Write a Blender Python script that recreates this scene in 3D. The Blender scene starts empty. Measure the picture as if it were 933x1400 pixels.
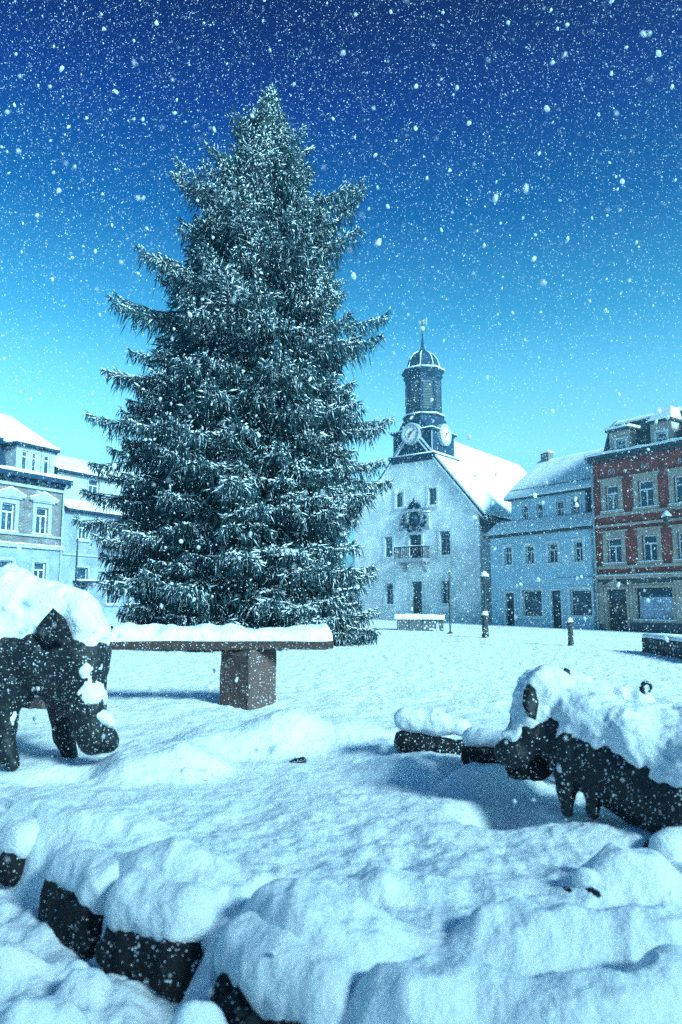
import bpy, bmesh, math, random
import numpy as np
from mathutils import Vector, Matrix, Euler

random.seed(7); RNG = np.random.default_rng(7)
C = bpy.context.scene.collection
SC = bpy.context.scene

# ------------------------------------------------------------------ camera model
F = 1000.0; CX = 466.5; CY = 700.0; TH = math.atan(128 / F); H = 1.05
ct, st = math.cos(TH), math.sin(TH)
def ray(px, py):
    u = (CY - py) / F
    return Vector(((px - CX) / F, ct - u * st, st + u * ct))
def at(px, py, d):                     # the point on the pixel's ray at depth y = d
    r = ray(px, py); k = d / r.y
    return Vector((r.x * k, d, H + r.z * k))
def on_ground(px, py, z=0.0):
    r = ray(px, py); k = (z - H) / r.z
    return Vector((r.x * k, r.y * k, z))

cam = bpy.data.cameras.new('camera'); co = bpy.data.objects.new('camera', cam); C.objects.link(co)
cam.sensor_fit = 'VERTICAL'; cam.sensor_height = 36.0; cam.sensor_width = 24.0
cam.lens = 36.0 * F / 1400.0; cam.clip_start = 0.05; cam.clip_end = 2000
co.location = (0, 0, H); co.rotation_euler = (math.pi / 2 + TH, 0, 0)
SC.camera = co
cam.dof.use_dof = True; cam.dof.focus_distance = 13.0; cam.dof.aperture_fstop = 2.4

# ------------------------------------------------------------------ noise (numpy value noise)
def _hash(ix, iy, iz, seed):
    n = (ix.astype(np.int64) * 374761393 + iy.astype(np.int64) * 668265263 + iz.astype(np.int64) * 2147483647 + seed * 974711) & 0xffffffff
    n = ((n ^ (n >> 13)) * 1274126177) & 0xffffffff
    n = n ^ (n >> 16)
    return (n & 0xffff) / 65535.0
def vnoise(x, y, z=None, seed=0):
    x = np.asarray(x, float); y = np.asarray(y, float)
    z = np.zeros_like(x) if z is None else np.asarray(z, float)
    ix, iy, iz = np.floor(x), np.floor(y), np.floor(z)
    fx, fy, fz = x - ix, y - iy, z - iz
    fx, fy, fz = [t * t * (3 - 2 * t) for t in (fx, fy, fz)]
    r = 0
    for a in (0, 1):
        for b in (0, 1):
            for c in (0, 1):
                w = (fx if a else 1 - fx) * (fy if b else 1 - fy) * (fz if c else 1 - fz)
                r = r + w * _hash(ix + a, iy + b, iz + c, seed)
    return r * 2 - 1
def fbm(x, y, z=None, s=1.0, oct=3, seed=0):
    r = 0; a = 1.0; t = 0
    for o in range(oct):
        f = s * 2.03 ** o
        r = r + a * vnoise(x * f, y * f, None if z is None else z * f, seed + o * 17)
        t += a; a *= 0.5
    return r / t
def sstep(a, b, t):
    t = np.clip((t - a) / (b - a), 0, 1); return t * t * (3 - 2 * t)

# ------------------------------------------------------------------ materials
def mat(name, col, rough=0.7, noise=0.0, nscale=3.0, bump=0.0, bscale=20.0, metal=0.0, spec=0.4, col2=None, detail=4):
    m = bpy.data.materials.new(name); m.use_nodes = True
    nt = m.node_tree; b = nt.nodes['Principled BSDF']
    b.inputs['Base Color'].default_value = (*col, 1); b.inputs['Roughness'].default_value = rough
    b.inputs['Metallic'].default_value = metal; b.inputs['Specular IOR Level'].default_value = spec
    tc = nt.nodes.new('ShaderNodeTexCoord')
    if noise or col2:
        n = nt.nodes.new('ShaderNodeTexNoise'); n.inputs['Scale'].default_value = nscale; n.inputs['Detail'].default_value = detail
        nt.links.new(tc.outputs['Object'], n.inputs['Vector'])
        rp = nt.nodes.new('ShaderNodeValToRGB')
        c2 = col2 or tuple(min(1, c * (1 + noise)) for c in col)
        c1 = col if col2 else tuple(c * (1 - noise) for c in col)
        rp.color_ramp.elements[0].color = (*c1, 1); rp.color_ramp.elements[1].color = (*c2, 1)
        rp.color_ramp.elements[0].position = 0.35; rp.color_ramp.elements[1].position = 0.65
        nt.links.new(n.outputs['Fac'], rp.inputs['Fac']); nt.links.new(rp.outputs['Color'], b.inputs['Base Color'])
    if bump:
        n = nt.nodes.new('ShaderNodeTexNoise'); n.inputs['Scale'].default_value = bscale; n.inputs['Detail'].default_value = 5
        nt.links.new(tc.outputs['Object'], n.inputs['Vector'])
        bp = nt.nodes.new('ShaderNodeBump'); bp.inputs['Strength'].default_value = bump; bp.inputs['Distance'].default_value = 0.02
        nt.links.new(n.outputs['Fac'], bp.inputs['Height']); nt.links.new(bp.outputs['Normal'], b.inputs['Normal'])
    return m

SNOWC = (0.80, 0.84, 0.87)
def snow_mat(name, b1, s1, b2, s2):
    m = mat(name, SNOWC, 0.65, spec=0.25); nt = m.node_tree; b = nt.nodes['Principled BSDF']
    tc = nt.nodes.new('ShaderNodeTexCoord'); prev = None
    for (st_, sc_, dist) in ((b1, s1, 0.03), (b2, s2, 0.006)):
        n = nt.nodes.new('ShaderNodeTexNoise'); n.inputs['Scale'].default_value = sc_; n.inputs['Detail'].default_value = 6
        n.inputs['Roughness'].default_value = 0.65
        nt.links.new(tc.outputs['Object'], n.inputs['Vector'])
        bp = nt.nodes.new('ShaderNodeBump'); bp.inputs['Strength'].default_value = st_; bp.inputs['Distance'].default_value = dist
        nt.links.new(n.outputs['Fac'], bp.inputs['Height'])
        if prev: nt.links.new(prev.outputs['Normal'], bp.inputs['Normal'])
        prev = bp
    nt.links.new(prev.outputs['Normal'], b.inputs['Normal'])
    return m
M = {}
M['ground_snow'] = snow_mat('ground_snow', 1.0, 9.0, 0.55, 55.0)
M['snow'] = snow_mat('snow', 0.7, 14.0, 0.7, 80.0)
M['roof_snow'] = snow_mat('roof_snow', 0.6, 1.5, 0.5, 12.0)
def flake_mat():
    m = bpy.data.materials.new('flake'); m.use_nodes = True; nt = m.node_tree; nt.nodes.clear()
    o = nt.nodes.new('ShaderNodeOutputMaterial'); mx = nt.nodes.new('ShaderNodeMixShader'); d = nt.nodes.new('ShaderNodeBsdfDiffuse'); t = nt.nodes.new('ShaderNodeBsdfTranslucent')
    d.inputs['Color'].default_value = t.inputs['Color'].default_value = (0.92, 0.94, 0.95, 1)
    nt.links.new(d.outputs[0], mx.inputs[1]); nt.links.new(t.outputs[0], mx.inputs[2]); nt.links.new(mx.outputs[0], o.inputs['Surface']); return m
M['flake'] = flake_mat()
def frosted(name, col, rough, amount, scale, metal=0.0):
    """dark solid with crumbs of snow caught on its roughness"""
    m = mat(name, col, rough, metal=metal, bump=1.0, bscale=22, spec=0.25); nt = m.node_tree; b = nt.nodes['Principled BSDF']
    tc = nt.nodes.new('ShaderNodeTexCoord'); v = nt.nodes.new('ShaderNodeTexVoronoi'); v.inputs['Scale'].default_value = scale; v.inputs['Randomness'].default_value = 1.0
    n = nt.nodes.new('ShaderNodeTexNoise'); n.inputs['Scale'].default_value = scale * 0.12; n.inputs['Detail'].default_value = 5
    nt.links.new(tc.outputs['Object'], v.inputs['Vector']); nt.links.new(tc.outputs['Object'], n.inputs['Vector'])
    sp = nt.nodes.new('ShaderNodeSeparateColor'); nt.links.new(v.outputs['Color'], sp.inputs[0])
    pw = nt.nodes.new('ShaderNodeMath'); pw.operation = 'POWER'; pw.inputs[1].default_value = 2.5; nt.links.new(sp.outputs[0], pw.inputs[0])
    mm = nt.nodes.new('ShaderNodeMath'); mm.operation = 'MULTIPLY'; nt.links.new(pw.outputs[0], mm.inputs[0]); nt.links.new(n.outputs['Fac'], mm.inputs[1])
    m2 = nt.nodes.new('ShaderNodeMath'); m2.operation = 'MULTIPLY'; nt.links.new(mm.outputs[0], m2.inputs[0]); m2.inputs[1].default_value = amount
    lt = nt.nodes.new('ShaderNodeMath'); lt.operation = 'LESS_THAN'; nt.links.new(v.outputs['Distance'], lt.inputs[0]); nt.links.new(m2.outputs[0], lt.inputs[1])
    mx = nt.nodes.new('ShaderNodeMix'); mx.data_type = 'RGBA'; mx.inputs['A'].default_value = (*col, 1); mx.inputs['B'].default_value = (0.72, 0.77, 0.8, 1)
    nt.links.new(lt.outputs[0], mx.inputs['Factor']); nt.links.new(mx.outputs['Result'], b.inputs['Base Color'])
    return m
M['bronze'] = frosted('bronze', (0.011, 0.017, 0.021), 0.5, 0.8, 85)
M['dark_rock'] = frosted('dark_rock', (0.010, 0.012, 0.015), 0.9, 0.85, 90)
M['bench_stone'] = frosted('bench_stone', (0.055, 0.038, 0.035), 0.85, 0.8, 70)
M['granite'] = frosted('granite', (0.10, 0.066, 0.06), 0.9, 0.8, 60)
M['grey_stone'] = frosted('grey_stone', (0.09, 0.10, 0.11), 0.9, 1.0, 14)
M['needles'] = mat('needles', (0.010, 0.038, 0.050), 0.8, col2=(0.028, 0.080, 0.098), nscale=1.3, spec=0.2)
M['bark'] = mat('bark', (0.06, 0.045, 0.035), 0.9, noise=0.4, nscale=8, bump=0.8)
M['plaster_white'] = mat('plaster_white', (0.58, 0.60, 0.63), 0.9, col2=(0.86, 0.86, 0.87), nscale=0.9, detail=8, bump=0.3, bscale=6)
M['plaster_blue'] = mat('plaster_blue', (0.33, 0.50, 0.62), 0.9, col2=(0.43, 0.60, 0.71), nscale=0.8, bump=0.3, bscale=6)
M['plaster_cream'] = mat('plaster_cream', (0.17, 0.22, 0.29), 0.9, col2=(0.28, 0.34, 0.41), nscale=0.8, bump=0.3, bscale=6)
M['plaster_grey'] = mat('plaster_grey', (0.30, 0.33, 0.38), 0.9, col2=(0.38, 0.41, 0.46), nscale=0.8, bump=0.3, bscale=6)
M['trim_pale'] = mat('trim_pale', (0.58, 0.62, 0.65), 0.8, noise=0.15, nscale=3)
M['trim_grey'] = mat('trim_grey', (0.33, 0.37, 0.42), 0.8, noise=0.2, nscale=3)
M['sandstone'] = mat('sandstone', (0.34, 0.27, 0.235), 0.85, col2=(0.46, 0.40, 0.36), nscale=2.5, bump=0.4, bscale=10)
M['white_paint'] = mat('white_paint', (0.72, 0.74, 0.76), 0.5, noise=0.06)
M['slate'] = mat('slate', (0.008, 0.026, 0.055), 0.8, col2=(0.018, 0.048, 0.09), spec=0.2, nscale=4, bump=0.5, bscale=14)
M['slate_dark'] = mat('slate_dark', (0.03, 0.045, 0.06), 0.6, col2=(0.06, 0.08, 0.10), nscale=4, bump=0.5, bscale=14)
M['dark_wood'] = mat('dark_wood', (0.03, 0.04, 0.05), 0.6, noise=0.3, nscale=5)
M['metal_dark'] = mat('metal_dark', (0.03, 0.035, 0.04), 0.45, noise=0.2, nscale=6)
M['copper_edge'] = mat('copper_edge', (0.30, 0.36, 0.40), 0.6, noise=0.2, nscale=3)
M['gold'] = mat('gold', (0.62, 0.60, 0.52), 0.4, metal=0.2, noise=0.1)
M['clock_white'] = mat('clock_white', (0.82, 0.80, 0.80), 0.5, noise=0.04, nscale=5)
M['clock_hand'] = mat('clock_hand', (0.20, 0.03, 0.04), 0.5, noise=0.1)
M['wood_post'] = frosted('wood_post', (0.04, 0.042, 0.045), 0.85, 0.9, 22)
M['glass'] = mat('glass', (0.010, 0.035, 0.06), 0.08, col2=(0.03, 0.085, 0.14), nscale=0.9, spec=0.5)
M['shop_paper'] = mat('shop_paper', (0.34, 0.40, 0.52), 0.7, noise=0.15, nscale=2)

def brick_mat(name, c1, c2, mortar, scale=1.0, w=0.26, hgt=0.085):
    m = mat(name, c1, 0.85); nt = m.node_tree; b = nt.nodes['Principled BSDF']
    tc = nt.nodes.new('ShaderNodeTexCoord'); sp = nt.nodes.new('ShaderNodeSeparateXYZ'); cb = nt.nodes.new('ShaderNodeCombineXYZ')
    ad = nt.nodes.new('ShaderNodeMath'); ad.operation = 'ADD'
    nt.links.new(tc.outputs['Object'], sp.inputs[0])
    nt.links.new(sp.outputs['X'], ad.inputs[0]); nt.links.new(sp.outputs['Y'], ad.inputs[1])
    nt.links.new(ad.outputs[0], cb.inputs['X']); nt.links.new(sp.outputs['Z'], cb.inputs['Y'])
    br = nt.nodes.new('ShaderNodeTexBrick'); nt.links.new(cb.outputs[0], br.inputs['Vector'])
    br.inputs['Scale'].default_value = scale; br.inputs['Brick Width'].default_value = w; br.inputs['Row Height'].default_value = hgt
    br.inputs['Mortar Size'].default_value = 0.012; br.inputs['Color1'].default_value = (*c1, 1); br.inputs['Color2'].default_value = (*c2, 1)
    br.inputs['Mortar'].default_value = (*mortar, 1); br.inputs['Bias'].default_value = -0.2
    n = nt.nodes.new('ShaderNodeTexNoise'); n.inputs['Scale'].default_value = 1.6; n.inputs['Detail'].default_value = 6
    nt.links.new(tc.outputs['Object'], n.inputs['Vector'])
    mx = nt.nodes.new('ShaderNodeMix'); mx.data_type = 'RGBA'; mx.blend_type = 'MULTIPLY'
    rp = nt.nodes.new('ShaderNodeValToRGB'); rp.color_ramp.elements[0].color = (0.6, 0.6, 0.6, 1); rp.color_ramp.elements[1].color = (1.25, 1.25, 1.25, 1)
    rp.color_ramp.elements[0].position = 0.3; rp.color_ramp.elements[1].position = 0.7
    nt.links.new(n.outputs['Fac'], rp.inputs['Fac'])
    mx.inputs['Factor'].default_value = 1.0
    nt.links.new(br.outputs['Color'], mx.inputs['A']); nt.links.new(rp.outputs['Color'], mx.inputs['B'])
    nt.links.new(mx.outputs['Result'], b.inputs['Base Color'])
    bp = nt.nodes.new('ShaderNodeBump'); bp.inputs['Strength'].default_value = 0.6; bp.inputs['Distance'].default_value = 0.015; bp.invert = True
    nt.links.new(br.outputs['Fac'], bp.inputs['Height']); nt.links.new(bp.outputs['Normal'], b.inputs['Normal'])
    return m
M['red_brick'] = brick_mat('red_brick', (0.34, 0.036, 0.03), (0.23, 0.026, 0.022), (0.28, 0.15, 0.13))
M['brown_brick'] = brick_mat('brown_brick', (0.15, 0.14, 0.15), (0.11, 0.105, 0.115), (0.28, 0.28, 0.29))
M['paper_block'] = brick_mat('paper_block', (0.30, 0.38, 0.52), (0.36, 0.44, 0.58), (0.45, 0.52, 0.62), w=0.4, hgt=0.18)

# ------------------------------------------------------------------ object helpers
def tag(o, label=None, cat=None, group=None, kind=None):
    if label: o['label'] = label
    if cat: o['category'] = cat
    if group: o['group'] = group
    if kind: o['kind'] = kind
    return o
def empty(name, loc=(0, 0, 0), rz=0.0):
    o = bpy.data.objects.new(name, None); C.objects.link(o); o.location = loc; o.rotation_euler = (0, 0, rz)
    o.empty_display_size = 0.2
    return o
def link_mesh(name, me, m, parent=None, smooth=False):
    o = bpy.data.objects.new(name, me); C.objects.link(o)
    if m is not None: me.materials.append(M[m] if isinstance(m, str) else m)
    if parent is not None: o.parent = parent
    if smooth: me.polygons.foreach_set('use_smooth', np.ones(len(me.polygons), bool))
    return o
def np_mesh(name, V, Fc, m, parent=None, smooth=False):
    """V (n,3); Fc (k,3) or (k,4) index array"""
    V = np.asarray(V, np.float32); Fc = np.asarray(Fc, np.int32)
    me = bpy.data.meshes.new(name); k, c = Fc.shape
    me.vertices.add(len(V)); me.vertices.foreach_set('co', V.ravel())
    me.loops.add(k * c); me.loops.foreach_set('vertex_index', Fc.ravel())
    me.polygons.add(k); me.polygons.foreach_set('loop_start', np.arange(0, k * c, c, dtype=np.int32))
    me.update(calc_edges=True); me.validate()
    return link_mesh(name, me, m, parent, smooth)
class MB:
    def __init__(s): s.v = []; s.f = []
    def add(s, vs, fs):
        n = len(s.v); s.v += [tuple(v) for v in vs]; s.f += [tuple(i + n for i in f) for f in fs]; return s
    def box(s, x0, x1, y0, y1, z0, z1):
        if x0 > x1: x0, x1 = x1, x0
        if z0 > z1: z0, z1 = z1, z0
        v = [(x, y, z) for z in (z0, z1) for y in (y0, y1) for x in (x0, x1)]
        return s.add(v, [(0, 2, 3, 1), (4, 5, 7, 6), (0, 1, 5, 4), (2, 6, 7, 3), (0, 4, 6, 2), (1, 3, 7, 5)])
    def quad(s, a, b, c, d): return s.add([a, b, c, d], [(0, 1, 2, 3)])
    def prism_y(s, poly, y0, y1):              # polygon in xz (counter-clockwise seen from -y), extruded along y
        n = len(poly)
        v = [(x, y0, z) for x, z in poly] + [(x, y1, z) for x, z in poly]
        f = [tuple(range(n)), tuple(range(2 * n - 1, n - 1, -1))] + [(i, n + i, n + (i + 1) % n, (i + 1) % n) for i in range(n)]
        return s.add(v, f)
    def prism_x(s, poly, x0, x1):              # polygon in yz extruded along x
        n = len(poly)
        v = [(x0, y, z) for y, z in poly] + [(x1, y, z) for y, z in poly]
        f = [tuple(range(n - 1, -1, -1)), tuple(range(n, 2 * n))] + [((i + 1) % n, n + (i + 1) % n, n + i, i) for i in range(n)]
        return s.add(v, f)
    def loft(s, rings, cap=True):              # rings of equal point count
        n = len(rings[0]); v = [p for r in rings for p in r]; f = []
        for k in range(len(rings) - 1):
            for i in range(n):
                j = (i + 1) % n
                f.append((k * n + i, k * n + j, (k + 1) * n + j, (k + 1) * n + i))
        if cap: f.append(tuple(range(n - 1, -1, -1))); f.append(tuple((len(rings) - 1) * n + i for i in range(n)))
        return s.add(v, f)
    def tube(s, pts, rad, n=8):
        pts = [Vector(p) for p in pts]; rings = []
        rad = rad if isinstance(rad, (list, tuple)) else [rad] * len(pts)
        for i, p in enumerate(pts):
            t = (pts[min(i + 1, len(pts) - 1)] - pts[max(i - 1, 0)]).normalized()
            a = t.cross(Vector((0, 0, 1)) if abs(t.z) < 0.95 else Vector((1, 0, 0))).normalized(); b = t.cross(a)
            rings.append([p + (a * math.cos(2 * math.pi * k / n) + b * math.sin(2 * math.pi * k / n)) * rad[i] for k in range(n)])
        return s.loft(rings)
    def lathe(s, prof, cx=0, cy=0, n=12, rot=0.0):
        rings = [[(cx + r * math.cos(rot + 2 * math.pi * k / n), cy + r * math.sin(rot + 2 * math.pi * k / n), z) for k in range(n)] for r, z in prof]
        return s.loft(rings)
    def build(s, name, m, parent=None, smooth=False, bevel=0.0, merge=True):
        me = bpy.data.meshes.new(name); me.from_pydata(s.v, [], s.f)
        bm = bmesh.new(); bm.from_mesh(me)
        if merge: bmesh.ops.remove_doubles(bm, verts=bm.verts, dist=1e-5)
        bmesh.ops.recalc_face_normals(bm, faces=bm.faces)
        if bevel:
            bmesh.ops.bevel(bm, geom=[e for e in bm.edges], offset=bevel, segments=2, affect='EDGES', profile=0.6, clamp_overlap=True)
        bm.to_mesh(me); bm.free(); me.update()
        return link_mesh(name, me, m, parent, smooth)

# ------------------------------------------------------------------ signed-distance modelling (surface nets)
def surface_nets(v, origin, h):
    nx, ny, nz = v.shape; ins = v < 0
    cnt = np.zeros((nx - 1, ny - 1, nz - 1)); P = np.zeros((nx - 1, ny - 1, nz - 1, 3))
    cor = [(a, b, c) for a in (0, 1) for b in (0, 1) for c in (0, 1)]
    sl = lambda o: (slice(o[0], nx - 1 + o[0]), slice(o[1], ny - 1 + o[1]), slice(o[2], nz - 1 + o[2]))
    for i, a in enumerate(cor):
        for b in cor[i + 1:]:
            if sum(abs(p - q) for p, q in zip(a, b)) != 1: continue
            va, vb = v[sl(a)], v[sl(b)]; cr = (va < 0) != (vb < 0)
            t = np.where(cr, va / np.where(cr, va - vb, 1), 0)
            cnt += cr
            for k in range(3): P[..., k] += np.where(cr, a[k] + (b[k] - a[k]) * t, 0)
    act = cnt > 0; idx = -np.ones(act.shape, int); idx[act] = np.arange(act.sum())
    ii = np.argwhere(act); V = (ii + P[act] / cnt[act][:, None]) * h + origin
    Q = []
    for ax in range(3):
        o = [0, 0, 0]; o[ax] = 1
        a = ins[:nx - o[0], :ny - o[1], :nz - o[2]]; b = ins[o[0]:, o[1]:, o[2]:]
        e = np.argwhere(a != b); u, w = [k for k in range(3) if k != ax]
        ok = (e[:, u] > 0) & (e[:, w] > 0) & (e[:, u] < v.shape[u] - 1) & (e[:, w] < v.shape[w] - 1); e = e[ok]
        if not len(e): continue
        flip = a[tuple(e.T)]
        def cell(du, dw):
            q = e.copy(); q[:, u] += du; q[:, w] += dw; return idx[tuple(q.T)]
        q = np.stack([cell(-1, -1), cell(0, -1), cell(0, 0), cell(-1, 0)], 1)
        if ax == 1: flip = ~flip
        q[~flip] = q[~flip][:, ::-1]
        Q.append(q)
    return V, np.concatenate(Q)
def smin(a, b, k):
    h = np.clip(0.5 + 0.5 * (b - a) / k, 0, 1); return b + (a - b) * h - k * h * (1 - h)
def sd_cone(X, a, b, ra, rb):
    a = np.array(a); b = np.array(b); d = b - a; L = max(1e-9, d @ d)
    t = np.clip(((X - a) @ d) / L, 0, 1)
    return np.linalg.norm(X - a - t[..., None] * d, axis=-1) - (ra + (rb - ra) * t)
def sdf_grid(lo, hi, h):
    lo = np.array(lo); n = np.ceil((np.array(hi) - lo) / h).astype(int) + 1
    g = np.stack(np.meshgrid(*[lo[i] + h * np.arange(n[i]) for i in range(3)], indexing='ij'), -1)
    return lo, g
def body_field(X, bones, k):
    r = None
    for (a, b, ra, rb) in bones:
        s = sd_cone(X, a, b, ra, rb); r = s if r is None else smin(r, s, k)
    return r
def statue(root, bones, k, h, snow_t, lo, hi, seed, bodyname='body', snow_noise=0.03, cut=0.012):
    """dark cast body from limb cones and the snow that has settled on whatever faces up"""
    o, X = sdf_grid(lo, hi, h); base = root.location
    x, y, z = X[..., 0], X[..., 1], X[..., 2]
    rough = fbm(x, y, z, 8, 3, seed) * 0.024 * (0.2 + 0.8 * sstep(0.12, 0.40, (z - base.z) / (hi[2] - base.z))) + np.abs(fbm(x, y, z * 0.6, 24, 2, seed + 2)) * 0.008
    f = body_field(X, bones, k) + rough
    V, Q = surface_nets(f, o, h)
    np_mesh(bodyname, V - np.array(base), Q, 'bronze', root, True)
    n2 = fbm(x, y, z, 7, 4, seed + 5)
    Y = X.copy(); Y[..., 2] -= snow_t * (0.85 + 0.5 * vnoise(x * 4, y * 4, None, seed + 9))
    s = body_field(Y, bones, k) + cut + n2 * snow_noise + 0.032 * np.abs(fbm(x, y, z, 13, 3, seed + 7))
    crust = np.maximum(f - 0.014 - 0.012 * fbm(x, y, z, 20, 2, seed + 12), (0.36 - fbm(x, y, z, 8, 4, seed + 44) + 0.6 * (1 - sstep(0.12, 0.34, (z - base.z) / (hi[2] - base.z)))) * 0.07)
    s = np.maximum(np.minimum(s, crust), -(f + 0.03))
    V, Q = surface_nets(s, o, h)
    return np_mesh('snow_cover', V - np.array(base), Q, 'snow', root, True)

# ------------------------------------------------------------------ world, sun, view
SUN_EL, SUN_DIR = math.radians(27), Vector((0.69, -0.72, 0)).normalized()
sd = Vector((SUN_DIR.x * math.cos(SUN_EL), SUN_DIR.y * math.cos(SUN_EL), math.sin(SUN_EL)))
sun = bpy.data.lights.new('sun', 'SUN'); sun.energy = 5.0; sun.angle = math.radians(14); sun.color = (0.54, 0.90, 1.0)
so = bpy.data.objects.new('sun', sun); C.objects.link(so); so.rotation_euler = (-sd).to_track_quat('-Z', 'Y').to_euler(); so.location = (20, -20, 30)
w = bpy.data.worlds.new('World'); SC.world = w; w.use_nodes = True; nt = w.node_tree
bg = nt.nodes['Background']; bg.inputs['Strength'].default_value = 0.15
sky = nt.nodes.new('ShaderNodeTexSky'); sky.sky_type = 'NISHITA'; sky.sun_disc = False
sky.sun_elevation = SUN_EL; sky.sun_rotation = math.atan2(sd.x, sd.y); sky.ozone_density = 4.0; sky.dust_density = 1.5
tc = nt.nodes.new('ShaderNodeTexCoord'); sp = nt.nodes.new('ShaderNodeSeparateXYZ'); nt.links.new(tc.outputs['Generated'], sp.inputs[0])
rp = nt.nodes.new('ShaderNodeValToRGB'); cr = rp.color_ramp; cr.interpolation = 'LINEAR'
SKY = [(0.0, (0.55, 1.15, 1.5)), (0.10, (0.58, 1.2, 1.38)), (0.206, (0.78, 1.32, 1.12)), (0.30, (0.42, 1.04, 0.92)), (0.364, (0.16, 0.72, 0.74)), (0.486, (0.012, 0.27, 0.48)), (0.589, (0.001, 0.07, 0.33)), (0.663, (0.0005, 0.013, 0.17)), (1.0, (0.0005, 0.013, 0.17))]
cr.elements[0].position, cr.elements[0].color = SKY[0][0], (*SKY[0][1], 1)
cr.elements[1].position, cr.elements[1].color = SKY[-1][0], (*SKY[-1][1], 1)
for p, c in SKY[1:-1]:
    e = cr.elements.new(p); e.color = (*c, 1)
nt.links.new(sp.outputs['Z'], rp.inputs['Fac'])
mx = nt.nodes.new('ShaderNodeMix'); mx.data_type = 'RGBA'; mx.blend_type = 'MULTIPLY'; mx.inputs['Factor'].default_value = 1.0
nt.links.new(sky.outputs['Color'], mx.inputs['A']); nt.links.new(rp.outputs['Color'], mx.inputs['B'])
nt.links.new(mx.outputs['Result'], bg.inputs['Color'])
SC.view_settings.view_transform = 'Standard'; SC.view_settings.look = 'None'; SC.view_settings.gamma = 1.0
SC.view_settings.exposure = 1.15
SC.cycles.max_bounces = 6; SC.cycles.diffuse_bounces = 3; SC.cycles.volume_bounces = 0; SC.cycles.transparent_max_bounces = 8
SC.cycles.use_denoising = False
#PART2
# ------------------------------------------------------------------ ground: one sheet of snow
RIM_PX = [(-260, 1060), (-60, 1112), (0, 1140), (60, 1182), (150, 1236), (245, 1266), (290, 1290), (390, 1345), (450, 1378), (620, 1490)]
RIM_FRONT = np.array([on_ground(*p)[:2] for p in RIM_PX]); _t = np.gradient(RIM_FRONT, axis=0); _t /= np.linalg.norm(_t, axis=1)[:, None]
RIM_IN = np.stack([-_t[:, 1], _t[:, 0]], 1); RIM = RIM_FRONT + RIM_IN * 0.085     # the stones stand between the two lines
def rim_dist(x, y):                    # > 0 on the lower side (towards the camera's left foot)
    best = np.full(np.shape(x), 1e9); sgn = np.zeros(np.shape(x))
    for a, b in zip(RIM[:-1], RIM[1:]):
        d = b - a; t = np.clip(((x - a[0]) * d[0] + (y - a[1]) * d[1]) / (d @ d), 0, 1)
        ex, ey = x - a[0] - t * d[0], y - a[1] - t * d[1]; q = np.hypot(ex, ey)
        s = np.sign(d[0] * ey - d[1] * ex); m_ = q < best
        best = np.where(m_, q, best); sgn = np.where(m_, -s, sgn)
    return best * sgn
LUMPS = []                             # x, y, rx, ry, angle, height, squareness
def lump(px, py, wpx, depth, hgt, ang=0.0, sq=2.4):
    p = on_ground(px, py); LUMPS.append((p.x, p.y, wpx * p.y / F / 2, depth / 2, math.radians(ang), hgt, sq))
lump(95, 1128, 330, 0.42, 0.10, -30); lump(225, 1212, 250, 0.36, 0.10, -28); lump(330, 1215, 300, 0.22, 0.05, -8)
lump(420, 1285, 270, 0.42, 0.15, -22, 3.2); lump(268, 1278, 60, 0.13, 0.08); lump(530, 1225, 240, 0.25, 0.06, 5)
lump(722, 1300, 210, 0.32, 0.11, 4, 2.6); lump(858, 1215, 170, 0.26, 0.14, -5, 3); lump(880, 1300, 230, 0.24, 0.09, 6)
lump(560, 1372, 330, 0.28, 0.10, 8); lump(790, 1390, 260, 0.26, 0.08); lump(960, 1370, 200, 0.3, 0.11)
lump(215, 1050, 190, 0.9, 0.13, 20); lump(330, 1022, 230, 0.95, 0.16, 12, 2.6); lump(450, 1015, 210, 0.9, 0.15, 0, 2.6); lump(560, 1035, 190, 0.7, 0.07)
lump(600, 1000, 190, 0.6, 0.05); lump(590, 1056, 210, 0.42, 0.10, 0, 3); lump(672, 1076, 140, 0.44, 0.13, 0, 3); lump(268, 1056, 90, 0.22, 0.06); lump(690, 1112, 150, 0.55, -0.14, 0, 2); lump(85, 1058, 150, 0.5, -0.09, 0, 2); lump(840, 1145, 230, 0.36, 0.03)
lump(60, 1330, 160, 0.22, 0.10); lump(118, 1268, 70, 0.16, 0.07); lump(20, 1300, 130, 0.2, 0.06); lump(190, 1370, 200, 0.24, 0.10); lump(275, 1345, 90, 0.16, 0.11); lump(20, 1235, 90, 0.2, 0.09); lump(330, 1395, 120, 0.16, 0.08)
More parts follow.
